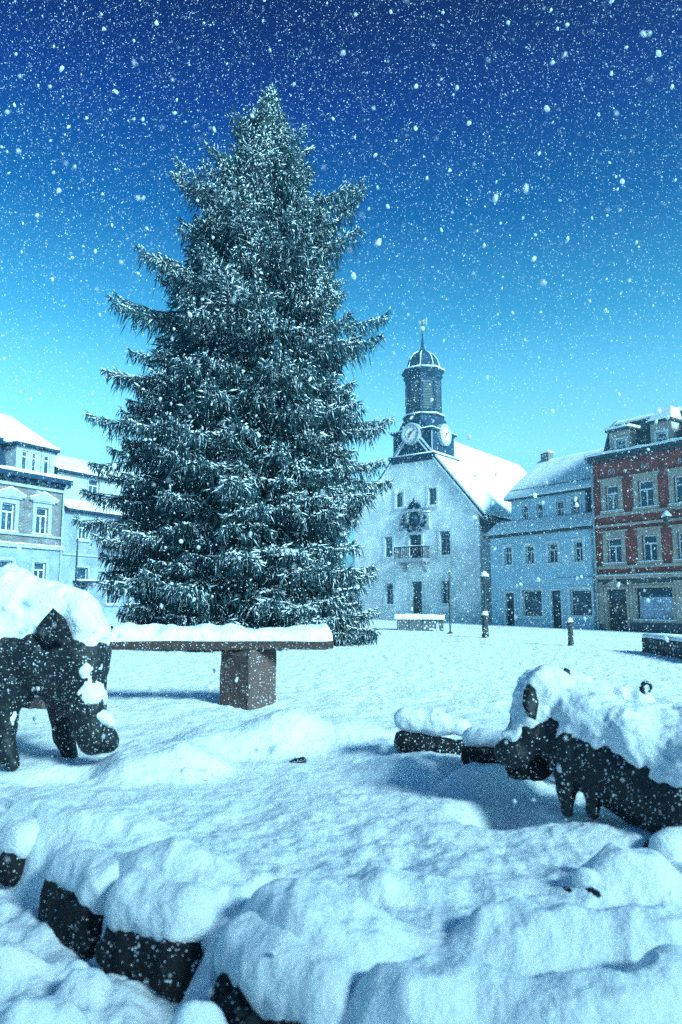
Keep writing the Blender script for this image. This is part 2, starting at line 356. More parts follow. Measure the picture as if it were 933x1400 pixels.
def gz(x, y, fine=True):
    x = np.asarray(x, float); y = np.asarray(y, float)
    z = -0.030 * np.clip(x - 4, -6, 20) * sstep(12, 40, y)
    near = 1 - sstep(7.5, 11, y)
    wx = x + 0.05 * fbm(x, y, None, 3.0, 2, 3); wy = y + 0.05 * fbm(x, y, None, 3.0, 2, 4)
    for (cx, cy, rx, ry, a, hh, sq) in LUMPS:
        dx, dy = wx - cx, wy - cy; c, s = math.cos(a), math.sin(a)
        q = (np.abs((c * dx + s * dy) / rx) ** sq + np.abs((-s * dx + c * dy) / ry) ** sq) ** (1 / sq)
        z = z + hh * (1 - sstep(0.35, 1.15, q))
    rd = rim_dist(x, y)
    low = sstep(-0.045, 0.10, rd + 0.045 * fbm(x, y, None, 6, 2, 8)) * near
    z = z - 0.21 * low + low * (0.08 * fbm(x, y, None, 3.2, 3, 9) + 0.035 * np.abs(fbm(x, y, None, 7, 2, 10)))
    z = z + near * (0.030 * fbm(x, y, None, 2.2, 3, 11) + (1 - sstep(2.6, 4.2, y)) * 0.045 * (0.35 - np.abs(fbm(x, y, None, 4.2, 3, 14)))) + 0.02 * (1 - near) * fbm(x, y, None, 0.7, 3, 12)
    if fine:
        tr = np.exp(-((x + 0.35) / 1.3) ** 2 - ((y - 3.3) / 0.75) ** 2)
        z = z + (0.014 + 0.020 * tr) * fbm(x, y, None, 7, 3, 21) * (1 - sstep(14, 24, y)) + 0.006 * fbm(x, y, None, 26, 2, 22) * (1 - sstep(5, 8, y))
        z = z + 0.034 * np.abs(fbm(x, y * 1.5, None, 4.2, 4, 23)) * sstep(5.5, 8, y) * (1 - sstep(20, 32, y))
    # a low bank of cleared snow along the street on the far side of the square
    bank = np.abs((y - 27) + 0.62 * (x - 4)) ; z = z + 0.10 * np.exp(-(bank / 0.8) ** 2) * sstep(0, 6, x) * sstep(12, 16, y)
    return z
def gp(x, y): return float(gz(np.array([x]), np.array([y]), False)[0])
def ground_at(px, py):
    z = 0.0
    for _ in range(25):
        p = on_ground(px, py, z); z = 0.5 * z + 0.5 * gp(p.x, p.y)
    return on_ground(px, py, z)
def build_ground():
    r = np.concatenate([[0.25], np.geomspace(0.5, 12, 560), np.geomspace(12.2, 60, 130), np.geomspace(62, 420, 24)])
    a = np.radians(np.concatenate([np.linspace(-42, 42, 620), np.linspace(42, 318, 110)[1:-1]]))
    A, R = np.meshgrid(a, r); x = R * np.sin(A); y = R * np.cos(A)
    z = gz(x, y); n = len(a)
    V = np.stack([x, y, z], -1).reshape(-1, 3)
    i, j = np.meshgrid(np.arange(len(r) - 1), np.arange(n), indexing='ij'); j2 = (j + 1) % n
    Q = np.stack([i * n + j, (i + 1) * n + j, (i + 1) * n + j2, i * n + j2], -1).reshape(-1, 4)[:, ::-1]
    o = np_mesh('ground', V, Q, 'ground_snow', None, True)
    tag(o, 'lumpy fresh snow covering the whole town square', 'ground', kind='structure')
build_ground()

# ------------------------------------------------------------------ facades
class Facade:
    """local x along the wall to the right (seen from the square), y into the house, z up; x = 0 at `origin`"""
    def __init__(s, origin, right, z0): 
        s.o = Vector((origin[0], origin[1], z0)); s.r = Vector((right[0], right[1], 0)).normalized(); s.n = Vector((-s.r.y, s.r.x, 0))
        s.rz = math.atan2(s.r.y, s.r.x)
    def sz(s, px, py, back=0.0):
        r = ray(px, py); c = Vector((0, 0, H)); o = s.o + s.n * back
        k = (o - c).dot(s.n) / r.dot(s.n); p = c + r * k - s.o
        return p.dot(s.r), p.z
    def rect(s, x0, y0, x1, y1, back=0.0):      # pixel rectangle -> (x0, x1, z0, z1) on the wall
        a, b = s.sz(x0, (y0 + y1) / 2, back)[0], s.sz(x1, (y0 + y1) / 2, back)[0]
        xm = (x0 + x1) / 2; return (a, b, s.sz(xm, y1, back)[1], s.sz(xm, y0, back)[1])
def wall_mesh(mb, x0, x1, z0, z1, ops, y=0.0, reveal=0.18, xl=None, xr=None, extra_z=()):
    """front face with real openings and their reveals"""
    xl = xl or (lambda z: x0); xr = xr or (lambda z: x1)
    zs = sorted({z0, z1, *extra_z, *[o[2] for o in ops], *[o[3] for o in ops]}); zs = [z for z in zs if z0 <= z <= z1]
    for a, b in zip(zs[:-1], zs[1:]):
        if b - a < 1e-4: continue
        la, lb, ra, rb = xl(a + 1e-6), xl(b - 1e-6), xr(a + 1e-6), xr(b - 1e-6)
        act = sorted([o for o in ops if o[2] < (a + b) / 2 < o[3]])
        ca, cb = la, lb
        for o in act:
            mb.quad((ca, y, a), (o[0], y, a), (o[0], y, b), (cb, y, b)); ca = cb = o[1]
        mb.quad((ca, y, a), (ra, y, a), (rb, y, b), (cb, y, b))
    for (a, b, c, d) in ops:
        mb.quad((a, y, c), (a, y + reveal, c), (a, y + reveal, d), (a, y, d)); mb.quad((b, y, d), (b, y + reveal, d), (b, y + reveal, c), (b, y, c))
        mb.quad((a, y, d), (a, y + reveal, d), (b, y + reveal, d), (b, y, d)); mb.quad((a, y, c), (b, y, c), (b, y + reveal, c), (a, y + reveal, c))
def window(parent, op, y=0.0, trim='trim_pale', tw=0.14, bars=1, transom=0.3, frame='white_paint', sill=True, depth=0.13, fw=0.06, snow=True, head=0.0, pane='glass', fh=None):
    x0, x1, z0, z1 = op; W, Hh = x1 - x0, z1 - z0
    f = MB(); yb = y + depth; e = 0.004
    x0 += e; x1 -= e; z0 += e; z1 -= e
    f.box(x0, x0 + fw, yb, yb + 0.06, z0, z1); f.box(x1 - fw, x1, yb, yb + 0.06, z0, z1)
    f.box(x0 + fw, x1 - fw, yb, yb + 0.06, z0, z0 + fw); f.box(x0 + fw, x1 - fw, yb, yb + 0.06, z1 - fw, z1)
    zt = z1 - Hh * transom if transom else z1 - fw
    if transom: f.box(x0 + fw, x1 - fw, yb - 0.012, yb + 0.05, zt - fw * 0.55, zt + fw * 0.55)
    for k in range(bars):
        xc = x0 + W * (k + 1) / (bars + 1); f.box(xc - fw * 0.5, xc + fw * 0.5, yb - 0.008, yb + 0.055, z0 + fw, zt - (fw * 0.55 if transom else 0))
    wd = f.build('window', frame, parent, merge=False)
    MB().box(x0 + fw * 0.5, x1 - fw * 0.5, yb + 0.03, yb + 0.04, z0 + fw * 0.5, z1 - fw * 0.5).build('pane', pane, wd)
    x0 -= e; x1 += e; z0 -= e; z1 += e
    if trim:
        t = MB(); p = 0.05
        t.box(x0 - tw, x0, y - p, y + 0.03, z0, z1); t.box(x1, x1 + tw, y - p, y + 0.03, z0, z1)
        t.box(x0 - tw, x1 + tw, y - p - 0.004, y + 0.03, z1, z1 + tw * 1.15)
        if head: t.box(x0 - tw * 1.5, x1 + tw * 1.5, y - p - 0.10, y + 0.02, z1 + tw * 1.15, z1 + tw * 1.15 + head)
        t.build('surround', trim, wd, merge=False)
    if sill:
        MB().box(x0 - tw * 1.25, x1 + tw * 1.25, y - 0.13, y + 0.02, z0 - 0.11, z0 - 0.003).build('sill', trim or 'trim_pale', wd)
        if snow:
            MB().box(x0 - tw * 1.1, x1 + tw * 1.1, y - 0.12, y + 0.06, z0 + 0.002, z0 + 0.07).build('snow_ledge', 'roof_snow', wd, True, bevel=0.025)
    return wd
def door(parent, op, y=0.0, trim='trim_pale', tw=0.14, depth=0.15, m='dark_wood', light=0.25):
    x0, x1, z0, z1 = op; yb = y + depth; e = 0.004; d = MB()
    d.box(x0 + e, x1 - e, yb, yb + 0.05, z0, z1 - e)
    zt = z1 - (z1 - z0) * light; xm = (x0 + x1) / 2
    for a, b in ((x0 + 0.08, xm - 0.04), (xm + 0.04, x1 - 0.08)):
        for c, e2 in ((z0 + 0.12, z0 + (zt - z0) * 0.45), (z0 + (zt - z0) * 0.5, zt - 0.06)): d.box(a, b, yb - 0.025, yb - 0.002, c, e2)
    d.box(x0 + e, x1 - e, yb - 0.03, yb - 0.002, zt - 0.03, zt + 0.03)
    o = d.build('door', m, parent, merge=False)
    MB().box(x0 + 0.08, x1 - 0.08, yb - 0.012, yb - 0.001, zt + 0.06, z1 - 0.08).build('pane', 'glass', o)
    MB().box(xm + 0.06, xm + 0.10, yb - 0.08, yb - 0.027, z0 + 1.0, z0 + 1.15).build('handle', 'metal_dark', o)
    if trim:
        t = MB(); p = 0.05
        t.box(x0 - tw, x0, y - p, y + 0.03, z0, z1); t.box(x1, x1 + tw, y - p, y + 0.03, z0, z1); t.box(x0 - tw, x1 + tw, y - p - 0.004, y + 0.03, z1, z1 + tw)
        t.build('surround', trim, o, merge=False)
    return o
def wavy_roof_snow(name, parent, x0, x1, prof, seed, m='roof_snow', res=0.22, t=0.22, edge=0.10):
    """snow lying on a roof: prof = [(y, z), ...] from eave to ridge; a soft uneven sheet with a drooping lip"""
    n = max(2, int((x1 - x0) / res)); xs = np.linspace(x0, x1, n + 1)
    pts = []
    for (ya, za), (yb, zb) in zip(prof[:-1], prof[1:]):
        k = max(1, int(math.hypot(yb - ya, zb - za) / res))
        for i in range(k): pts.append((ya + (yb - ya) * i / k, za + (zb - za) * i / k))
    pts.append(prof[-1]); pts = np.array(pts)
    V = []
    for (yy, zz) in pts:
        d = min(1.0, 0.35 + 0.65 * (math.hypot(yy - prof[0][0], zz - prof[0][1]) / 0.5))
        tt = t * d * (1 + 0.35 * fbm(xs * 1.0, np.full(n + 1, yy), np.full(n + 1, zz), 0.9, 3, seed))
        V.append(np.stack([xs, np.full(n + 1, yy), zz + tt], -1))
    lip = V[0].copy(); lip[:, 1] -= edge * 0.6; lip[:, 2] -= t * 0.35 * d * (0.6 + 0.8 * (fbm(xs, xs * 0, None, 1.7, 2, seed + 2) + 0.5)); 
    bot = np.stack([xs, np.full(n + 1, prof[0][0]), np.full(n + 1, prof[0][1] - 0.02)], -1)
    back = np.stack([xs, np.full(n + 1, prof[-1][0]), np.full(n + 1, prof[-1][1] - 0.02)], -1)
    rows = [bot, lip] + V + [back]; m_ = n + 1; R = len(rows)
    V = np.concatenate(rows); i, j = np.meshgrid(np.arange(R - 1), np.arange(n), indexing='ij')
    Q = np.stack([i * m_ + j, i * m_ + j + 1, (i + 1) * m_ + j + 1, (i + 1) * m_ + j], -1).reshape(-1, 4)
    # close the two ends with thin strips down to the roof line
    ends = []; VV = [V]; base = len(V)
    ys = np.array([r[0, 1] for r in rows]);
    for side in (0, n):
        e = np.array([[r[side, 0], r[side, 1], (p[1] - 0.02)] for r, p in zip(rows, [prof[0], prof[0]] + [tuple(q) for q in pts] + [prof[-1]])]); VV.append(e)
        for k in range(R - 1):
            q = [k * m_ + side, (k + 1) * m_ + side, base + k + 1, base + k]; ends.append(q if side == 0 else q[::-1])
        base += R
    return np_mesh(name, np.concatenate(VV), np.concatenate([Q, np.array(ends)]), m, parent, True)
#PART3
def ledge_snow(parent, x0, x1, y0, y1, z, t=0.10, name='snow_ledge'):
    n = max(2, int((x1 - x0) / 0.12)); xs = np.linspace(x0, x1, n); k = RNG.integers(1000)
    a = t * (1 + 0.5 * fbm(xs, xs * 0, None, 1.6, 3, int(k))); yo = 0.05 * fbm(xs, xs * 0 + 3, None, 2.3, 2, int(k))
    sec = [(y0 - 0.03, 0.002), (y0 - 0.055, 0.35), (y0 - 0.01, 0.85), (y0 * 0.5 + y1 * 0.5, 1.0), (y1, 0.95), (y1, 0.002)]
    V = np.stack([np.stack([xs, np.full(n, yy) + (yo if q < 3 else 0), z + a * zz], -1) for q, (yy, zz) in enumerate(sec)])
    i, j = np.meshgrid(np.arange(5), np.arange(n - 1), indexing='ij')
    Q = np.stack([i * n + j, i * n + j + 1, (i + 1) * n + j + 1, (i + 1) * n + j], -1).reshape(-1, 4)
    c = [[q * n for q in (0, 1, 2, 3)], [0, 3 * n, 4 * n, 5 * n], [q * n + n - 1 for q in (3, 2, 1, 0)], [5 * n + n - 1, 4 * n + n - 1, 3 * n + n - 1, n - 1]]
    return np_mesh(name, V.reshape(-1, 3), np.concatenate([Q, np.array(c)]), 'roof_snow', parent, True)
def house_root(name, fc, label, cat='house'):
    r = empty(name, fc.o, fc.rz); return tag(r, label, cat)

# ------------------------------------------------------------------ town hall with its clock tower
def town_hall():
    W, D = 10.6, 19.0
    fc = Facade((1.09, 56.47), (0.793, -0.61), -0.35)
    R = house_root('town_hall', fc, 'pale gabled town hall with a slate clock tower, balcony and carved arms', 'town hall')
    xe, ze = fc.sz(656, 704); xk, zk = fc.sz(641, 681); xt, zt = fc.sz(593, 624)
    c = W / 2; xk = W - 1.15 if not (c < xk < W) else xk
    slope = (zt - zk) / max(0.3, (xk - xt)); zr = zt + (xt - c) * slope
    kx = xk - c; ex = c + 0.35
    def half(z):                      # half-width of the gable at height z
        if z <= ze: return c
        if z <= zk: return c + (kx - c) * (z - ze) / (zk - ze)
        return kx * max(0.0, (zr - z) / (zr - zk))
    rects = {}
    win = [(602, 726, 616, 760), (604, 794, 616.5, 826), (527, 734, 537, 763), (528, 798, 538, 827), (586.4, 667, 597, 691.5), (542, 673.5, 551, 695)]
    ops = [fc.rect(*w_) for w_ in win]
    bd = fc.rect(560, 731, 576.5, 764); gd = fc.rect(564, 795, 577.5, 842)
    gd = (gd[0], gd[1], 0.36, gd[3])
    ztop = zt + 0.05
    mb = MB()
    wall_mesh(mb, 0, W, 0, ztop, ops + [bd, gd], reveal=0.22, xl=lambda z: c - half(z), xr=lambda z: c + half(z), extra_z=(ze, zk))
    mb.quad((W, 0, 0), (W, D, 0), (W, D, ze), (W, 0, ze)); mb.quad((0, 0, 0), (0, 0, ze), (0, D, ze), (0, D, 0))
    mb.quad((0, D, 0), (0, D, ze), (W, D, ze), (W, D, 0)); mb.add([(0, D, ze), (c - kx, D, zk), (c, D, zr), (c + kx, D, zk), (W, D, ze)], [(0, 1, 2, 3, 4)])
    mb.build('wall', 'plaster_white', R)
    for i, o in enumerate(ops): window(R, o, tw=0.17, bars=1, transom=0.0 if i > 3 else 0.28, frame='plaster_grey', depth=0.15, fw=0.05)
    # plinth and corner stones
    pl = MB(); pl.box(-0.06, gd[0] - 0.25, -0.06, 0.02, 0, 0.95); pl.box(gd[1] + 0.25, W + 0.06, -0.06, 0.02, 0, 0.95); pl.build('plinth', 'trim_pale', R)
    door(R, gd, tw=0.22, m='slate_dark'); door(R, bd, tw=0.18, m='slate', light=0.4)
    # roof, snow on it and the pale verge boards of the gable
    prof = [(ex, ze - 0.12), (kx, zk), (0, zr)]
    rb = MB()
    for sgn in (-1, 1):
        lo = [(c + sgn * x, z) for x, z in prof]; hi = [(c + sgn * x, z + 0.16) for x, z in prof[::-1]]
        rb.prism_y(lo + hi, -0.12, D + 0.2)
    rb.build('roof', 'slate', R)
    snow = MB()
    for sgn in (-1, 1):
        pts = [(c + sgn * (x + (0.06 if i == 0 else 0)), z + 0.165) for i, (x, z) in enumerate(prof)]
        snow.prism_y(pts + [(x, z + 0.2) for x, z in pts[::-1]], -0.02, D + 0.22)
    snow.build('roof_snow', 'roof_snow', R, False)
    vb = MB()
    for sgn in (-1, 1):
        lo = [(c + sgn * x, z - 0.16) for x, z in prof]; hi = [(c + sgn * x, z - 0.01) for x, z in prof[::-1]]
        vb.prism_y(lo + hi, -0.16, -0.05)
    vb.build('verge_board', 'trim_pale', R)
    # balcony on brackets
    bx, bz = (bd[0] + bd[1]) / 2, bd[2] - 0.02; hb = 1.22
    bal = MB(); bal.box(bx - hb, bx + hb, -1.05, 0.01, bz - 0.2, bz); bal.box(bx - hb - 0.06, bx + hb + 0.06, -1.1, 0.012, bz - 0.27, bz - 0.203)
    B = bal.build('balcony', 'plaster_grey', R)
    ra = MB()
    for y in (-1.0,): ra.box(bx - hb, bx + hb, y, y + 0.06, bz + 0.78, bz + 0.86); ra.box(bx - hb, bx + hb, y, y + 0.05, bz + 0.06, bz + 0.10)
    for s_ in (-1, 1):
        xx = bx + s_ * (hb - 0.03); ra.box(xx - 0.03, xx + 0.03, -0.94, -0.01, bz + 0.78, bz + 0.86)
        for k in range(5): ra.box(xx - 0.015, xx + 0.015, -0.9 + k * 0.19, -0.87 + k * 0.19, bz, bz + 0.78)
    for k in range(15):
        xx = bx - hb + 0.05 + k * (2 * hb - 0.1) / 14; wv = 0.03 if k % 7 == 0 else 0.015; ra.box(xx - wv, xx + wv, -0.99, -0.96, bz, bz + 0.78)
    for k in (3.5, 10.5):
        xx = bx - hb + 0.05 + k * (2 * hb - 0.1) / 14
        for q in range(10):
            a = q * math.pi / 5; ra.box(xx + 0.2 * math.cos(a) - 0.025, xx + 0.2 * math.cos(a) + 0.025, -1.0, -0.955, bz + 0.42 + 0.2 * math.sin(a) - 0.025, bz + 0.42 + 0.2 * math.sin(a) + 0.025)
    ra.build('railing', 'metal_dark', B)
    for s_ in (-1, 1):
        xx = bx + s_ * 0.85; MB().prism_x([(0.0, bz - 0.95), (0.0, bz - 0.275), (-0.9, bz - 0.275), (-0.8, bz - 0.42), (-0.35, bz - 0.55), (-0.2, bz - 0.85)], xx - 0.12, xx + 0.12).build('bracket', 'plaster_grey', B)
    ledge_snow(B, bx - hb, bx + hb, -1.01, -0.93, bz + 0.86, 0.06)
    # carved coat of arms over the balcony door
    az = bd[3] + 0.35; ar = MB()
    ar.box(bx - 1.3, bx + 1.3, -0.14, 0.01, az, az + 0.16)
    N = 14; arc = [(bx + 1.3 * math.cos(math.pi * k / N), az + 0.9 + 0.62 * math.sin(math.pi * k / N)) for k in range(N + 1)]
    inn = [(bx + 1.08 * math.cos(math.pi * k / N), az + 0.86 + 0.46 * math.sin(math.pi * k / N)) for k in range(N, -1, -1)]
    for k in range(N): ar.prism_y([arc[k], arc[k + 1], inn[N - k - 1], inn[N - k]], -0.30, 0.01)
    for s_ in (-1, 1): ar.box(bx + s_ * 1.12 - 0.16, bx + s_ * 1.12 + 0.16, -0.2, 0.01, az + 0.163, az + 0.87)
    A = ar.build('carved_pediment', 'plaster_grey', R)
    sh = MB(); sh.prism_y([(bx + 0.42 * math.sin(t) * (1 if abs(t) < 2.2 else 0.7), az + 0.78 - 0.55 * math.cos(t)) for t in np.linspace(-math.pi, math.pi, 17)[:-1]], -0.26, -0.0)
    for k in range(16):
        t = 2 * math.pi * k / 16; r_ = 0.78 + 0.16 * (k % 2); xx, zz = bx + r_ * math.cos(t) * 1.15, az + 0.85 + r_ * math.sin(t) * 0.98
        sh.lathe([(0.02, zz - 0.17), (0.16, zz - 0.07), (0.18, zz + 0.03), (0.03, zz + 0.17)], xx, -0.12, 7)
    for k in range(5): sh.lathe([(0.06, az + 1.35), (0.12, az + 1.6), (0.04, az + 2.0 + 0.16 * (2 - abs(k - 2)))], bx - 0.32 + 0.16 * k, -0.16, 7)
    sh.build('coat_of_arms', 'slate', A, True)
    ledge_snow(A, bx + 0.75, bx + 1.3, -0.3, 0.0, az + 1.2, 0.12)
    # canopy on the side wall near the front corner
    cz = ze - 0.55
    cn = MB(); cn.prism_x([(0.3, cz - 0.55), (0.3, cz - 0.1), (3.2, cz - 0.1), (3.2, cz - 0.55)], W + 0.01, W + 0.7)
    cn.prism_y([(W + 0.01, cz - 0.097), (W + 0.95, cz - 0.097), (W + 0.8, cz + 0.2), (W + 0.01, cz + 0.35)], 0.1, 3.4)
    cn.build('side_canopy', 'slate_dark', R)
    # ---- tower
    x0t = fc.sz(540.5, 624)[0]; x1t = fc.sz(592.8, 620)[0]; cxm = (x0t + x1t) / 2; cxm = c if abs(cxm - c) < 0.5 else cxm
    hw = (x1t - x0t) / 2; cy = hw + 0.02
    Z = lambda py, px=592.8: fc.sz(px, py)[1]
    zb0, zb1 = Z(627), Z(585.5)
    zl0 = fc.sz(588, 566, 0.7)[1]; zl1 = fc.sz(586, 513, 1.0)[1]; zd0 = fc.sz(586, 505, 1.2)[1]; zd1 = fc.sz(584, 479, hw)[1]; zsp = fc.sz(583, 436, hw)[1]
    def sq(h_, z, o=0): return [(cxm - h_, cy - h_, z), (cxm + h_, cy - h_, z), (cxm + h_, cy + h_, z), (cxm - h_, cy + h_, z)]
    T = MB().loft([sq(hw, zb0 - 1.0), sq(hw, zb1)]).build('tower', 'slate', R)
    cor = MB(); cor.loft([sq(hw + 0.10, zb0 - 0.05), sq(hw + 0.30, zb0 + 0.25), sq(hw + 0.32, zb0 + 0.42), sq(hw + 0.02, zb0 + 0.55)], True)
    cor.loft([sq(hw + 0.05, zb1 - 0.12), sq(hw + 0.2, zb1 + 0.02), sq(hw + 0.2, zb1 + 0.10), sq(hw, zb1 + 0.16)], True)
    cor.build('cornice', 'slate', T)
    def edge_snow(h_, z, t):
        MB().loft([sq(h_ - 0.2, z), sq(h_, z), sq(h_ + 0.02, z + t * 0.6), sq(h_ - 0.03, z + t), sq(h_ - 0.2, z + t)], False).build('snow_ledge', 'roof_snow', T, True)
    edge_snow(hw + 0.33, zb0 + 0.425, 0.09); edge_snow(hw + 0.21, zb1 + 0.104, 0.08)
    r8 = 1.36; o8 = math.pi / 8
    def oc(r_, z): return [(cxm + r_ * math.cos(o8 + k * math.pi / 4), cy + r_ * math.sin(o8 + k * math.pi / 4), z) for k in range(8)]
    def sqo(h_, z):                   # square drawn with eight points, to loft into the octagon
        t = 0.75; P = []
        for k in range(8):
            a = o8 + k * math.pi / 4; dx, dy = math.cos(a), math.sin(a); m_ = max(abs(dx), abs(dy))
            P.append((cxm + h_ * (math.copysign(1, dx) if abs(dx) > abs(dy) else math.copysign(t, dx)), cy + h_ * (math.copysign(1, dy) if abs(dy) >= abs(dx) else math.copysign(t, dy)), z))
        return P
    MB().loft([sqo(hw - 0.05, zb1 + 0.1), sqo(hw * 0.92, zb1 + 0.35), oc(r8 + 0.35, zb1 + (zl0 - zb1) * 0.75), oc(r8 + 0.12, zl0)]).build('tower_roof', 'slate', T)
    rg = MB(); rg.loft([oc(r8 + 0.1, zl0 - 0.1), oc(r8 + 0.28, zl0), oc(r8 + 0.28, zl0 + 0.1), oc(r8, zl0 + 0.2)]); rg.build('lantern_cornice', 'slate', T); rg = MB()
    rg.loft([oc(r8, zl1 - 0.15), oc(r8 + 0.15, zl1), oc(r8 + 0.2, zl1 + 0.12), oc(r8 + 0.05, zl1 + 0.14)]); rg.build('lantern_cornice', 'slate', T); rg = MB(); rg.loft([oc(r8 + 0.06, zl1 + 0.142), oc(r8 + 0.32, zd0 - 0.05), oc(r8 + 0.32, zd0 + 0.06), oc(r8, zd0 + 0.12)])
    rg.build('lantern_cornice', 'slate', T)
    L = MB().loft([oc(r8, zl0 + 0.15), oc(r8, zl1)]).build('lantern', 'slate', T)
    # louvred sound openings, corner leading
    ap = r8 * math.cos(math.pi / 8)
    for k in range(8):
        a = k * math.pi / 4; dx, dy = math.cos(a), math.sin(a); m_ = MB(); hw2 = 0.33
        for q in range(11):
            z = zl0 + 0.5 + (zl1 - zl0 - 0.9) * q / 11; dz = (zl1 - zl0 - 0.9) / 11
            pts = [(ap + 0.005, -hw2), (ap + 0.005, hw2), (ap + 0.05, hw2), (ap + 0.05, -hw2)]
            lo = [(cxm + u * dx - v * dy, cy + u * dy + v * dx, z) for u, v in pts]; hi = [(p[0], p[1], z + dz * 0.8) for p in lo]
            m_.loft([lo, hi])
        m_.build('louvre', 'slate_dark', T, merge=False)
    ed = MB()
    for k in range(8):
        p0, p1 = oc(r8 + 0.01, zl0 + 0.2)[k], oc(r8 + 0.01, zl1)[k]; MB().tube([p0, p1], 0.03, 5).build('corner_flashing', 'slate', T)
    for sx_, sy_ in ((1, -1), (-1, -1), (1, 1)): MB().tube([(cxm + sx_ * (hw + 0.005), cy + sy_ * (hw + 0.005), zb0 + 0.5), (cxm + sx_ * (hw + 0.005), cy + sy_ * (hw + 0.005), zb1)], 0.045, 5).build('corner_flashing', 'copper_edge', T)
    hd = zd1 - zd0
    zq = zd0 - 0.05; hq = zd1 - zq
    dome = [oc(r_, zq + hq * t_) for r_, t_ in ((1.52, 0.05), (1.34, 0.16), (1.24, 0.34), (1.10, 0.6), (0.84, 0.8), (0.42, 0.95), (0.2, 1.04))]
    MB().loft(dome).build('dome', 'slate', T)
    sr = MB()
    for k in range(8): sr.tube([Vector(q[k]) + Vector((0, 0, 0.02)) for q in dome[:-1]], 0.035, 5)
    rr = oc(r8 + 0.3, zd0 + 0.075)
    for k in range(8): sr.tube([rr[k], rr[(k + 1) % 8]], 0.06, 6)
    sr.build('snow_ledge', 'roof_snow', T, True); sr = MB()
    rr = oc(r8 + 0.26, zl0 + 0.125)
    for k in range(8): sr.tube([rr[k], rr[(k + 1) % 8]], 0.06, 6)
    sr.build('snow_ledge', 'roof_snow', T, True)
    MB().lathe([(0.2, zd1 + 0.1), (0.13, zd1 + 0.4), (0.07, zd1 + 1.0), (0.045, zd1 + (zsp - zd1) * 0.75), (0.03, zsp)], cxm, cy, 8).build('spire', 'slate', T)
    fin = MB(); zf = zd1 + (zsp - zd1) * 0.72
    fin.lathe([(0.03, zf - 0.2), (0.17, zf - 0.1), (0.22, zf), (0.17, zf + 0.12), (0.03, zf + 0.22)], cxm, cy, 10)
    fin.prism_y([(cxm - 0.3, zsp - 0.35), (cxm + 0.1, zsp - 0.3), (cxm + 0.42, zsp - 0.45), (cxm + 0.42, zsp + 0.1), (cxm + 0.1, zsp - 0.02), (cxm - 0.3, zsp + 0.02)], cy - 0.02, cy + 0.02)
    fin.build('weather_vane', 'gold', T, False)
    # two clocks, each with a round moulded surround breaking the cornice
    cc = fc.sz(570.5, 592.5); rr_ = 0.63
    for side in (0, 1):
        def P(u, v, o_): return (cxm + u, cy - hw - o_, cc[1] + v) if side == 0 else (cxm + hw + o_, cy + u, cc[1] + v)
        NN = 28; ring = lambda r_, o_: [P(r_ * math.cos(2 * math.pi * k / NN), r_ * math.sin(2 * math.pi * k / NN), o_) for k in range(NN)]
        K = MB().loft([ring(rr_ - 0.02, 0.0), ring(rr_ - 0.02, 0.26)]).build('clock_face', 'clock_white', T)
        MB().loft([ring(rr_ + 0.22, -0.25), ring(rr_ + 0.2, 0.27), ring(rr_ + 0.1, 0.32), ring(rr_ + 0.0, 0.30), ring(rr_ - 0.04, 0.263)], False).build('clock_surround', 'copper_edge', T)
        def hand(ang, l, wd, o_):
            dx, dy = math.sin(ang), math.cos(ang); q = [(-dy * wd - dx * 0.15, dx * wd - dy * 0.15), (dy * wd - dx * 0.15, -dx * wd - dy * 0.15), (dy * wd * 0.4 + dx * l, -dx * wd * 0.4 + dy * l), (-dy * wd * 0.4 + dx * l, dx * wd * 0.4 + dy * l)]
            MB().loft([[P(u, v, o_) for u, v in q], [P(u, v, o_ + 0.02) for u, v in q]]).build('clock_hand', 'clock_hand', T)
        hand(math.radians(205), 0.36, 0.08, 0.28); hand(math.radians(52), 0.5, 0.055, 0.305)
        ga, gr = [], []
        for k in range(12):
            a = k * math.pi / 6
            for da, r_ in ((-0.05, 0.49), (-0.045, 0.58), (0.045, 0.58), (0.05, 0.49)): ga.append(a + da); gr.append(r_)
        hn = MB().loft([[P(0.46 * math.sin(a), 0.46 * math.cos(a), 0.262) for a in ga], [P(r_ * math.sin(a), r_ * math.cos(a), 0.27) for a, r_ in zip(ga, gr)]], False)
        hn.build('hour_marking', 'clock_hand', T, merge=False)
    return R
town_hall()

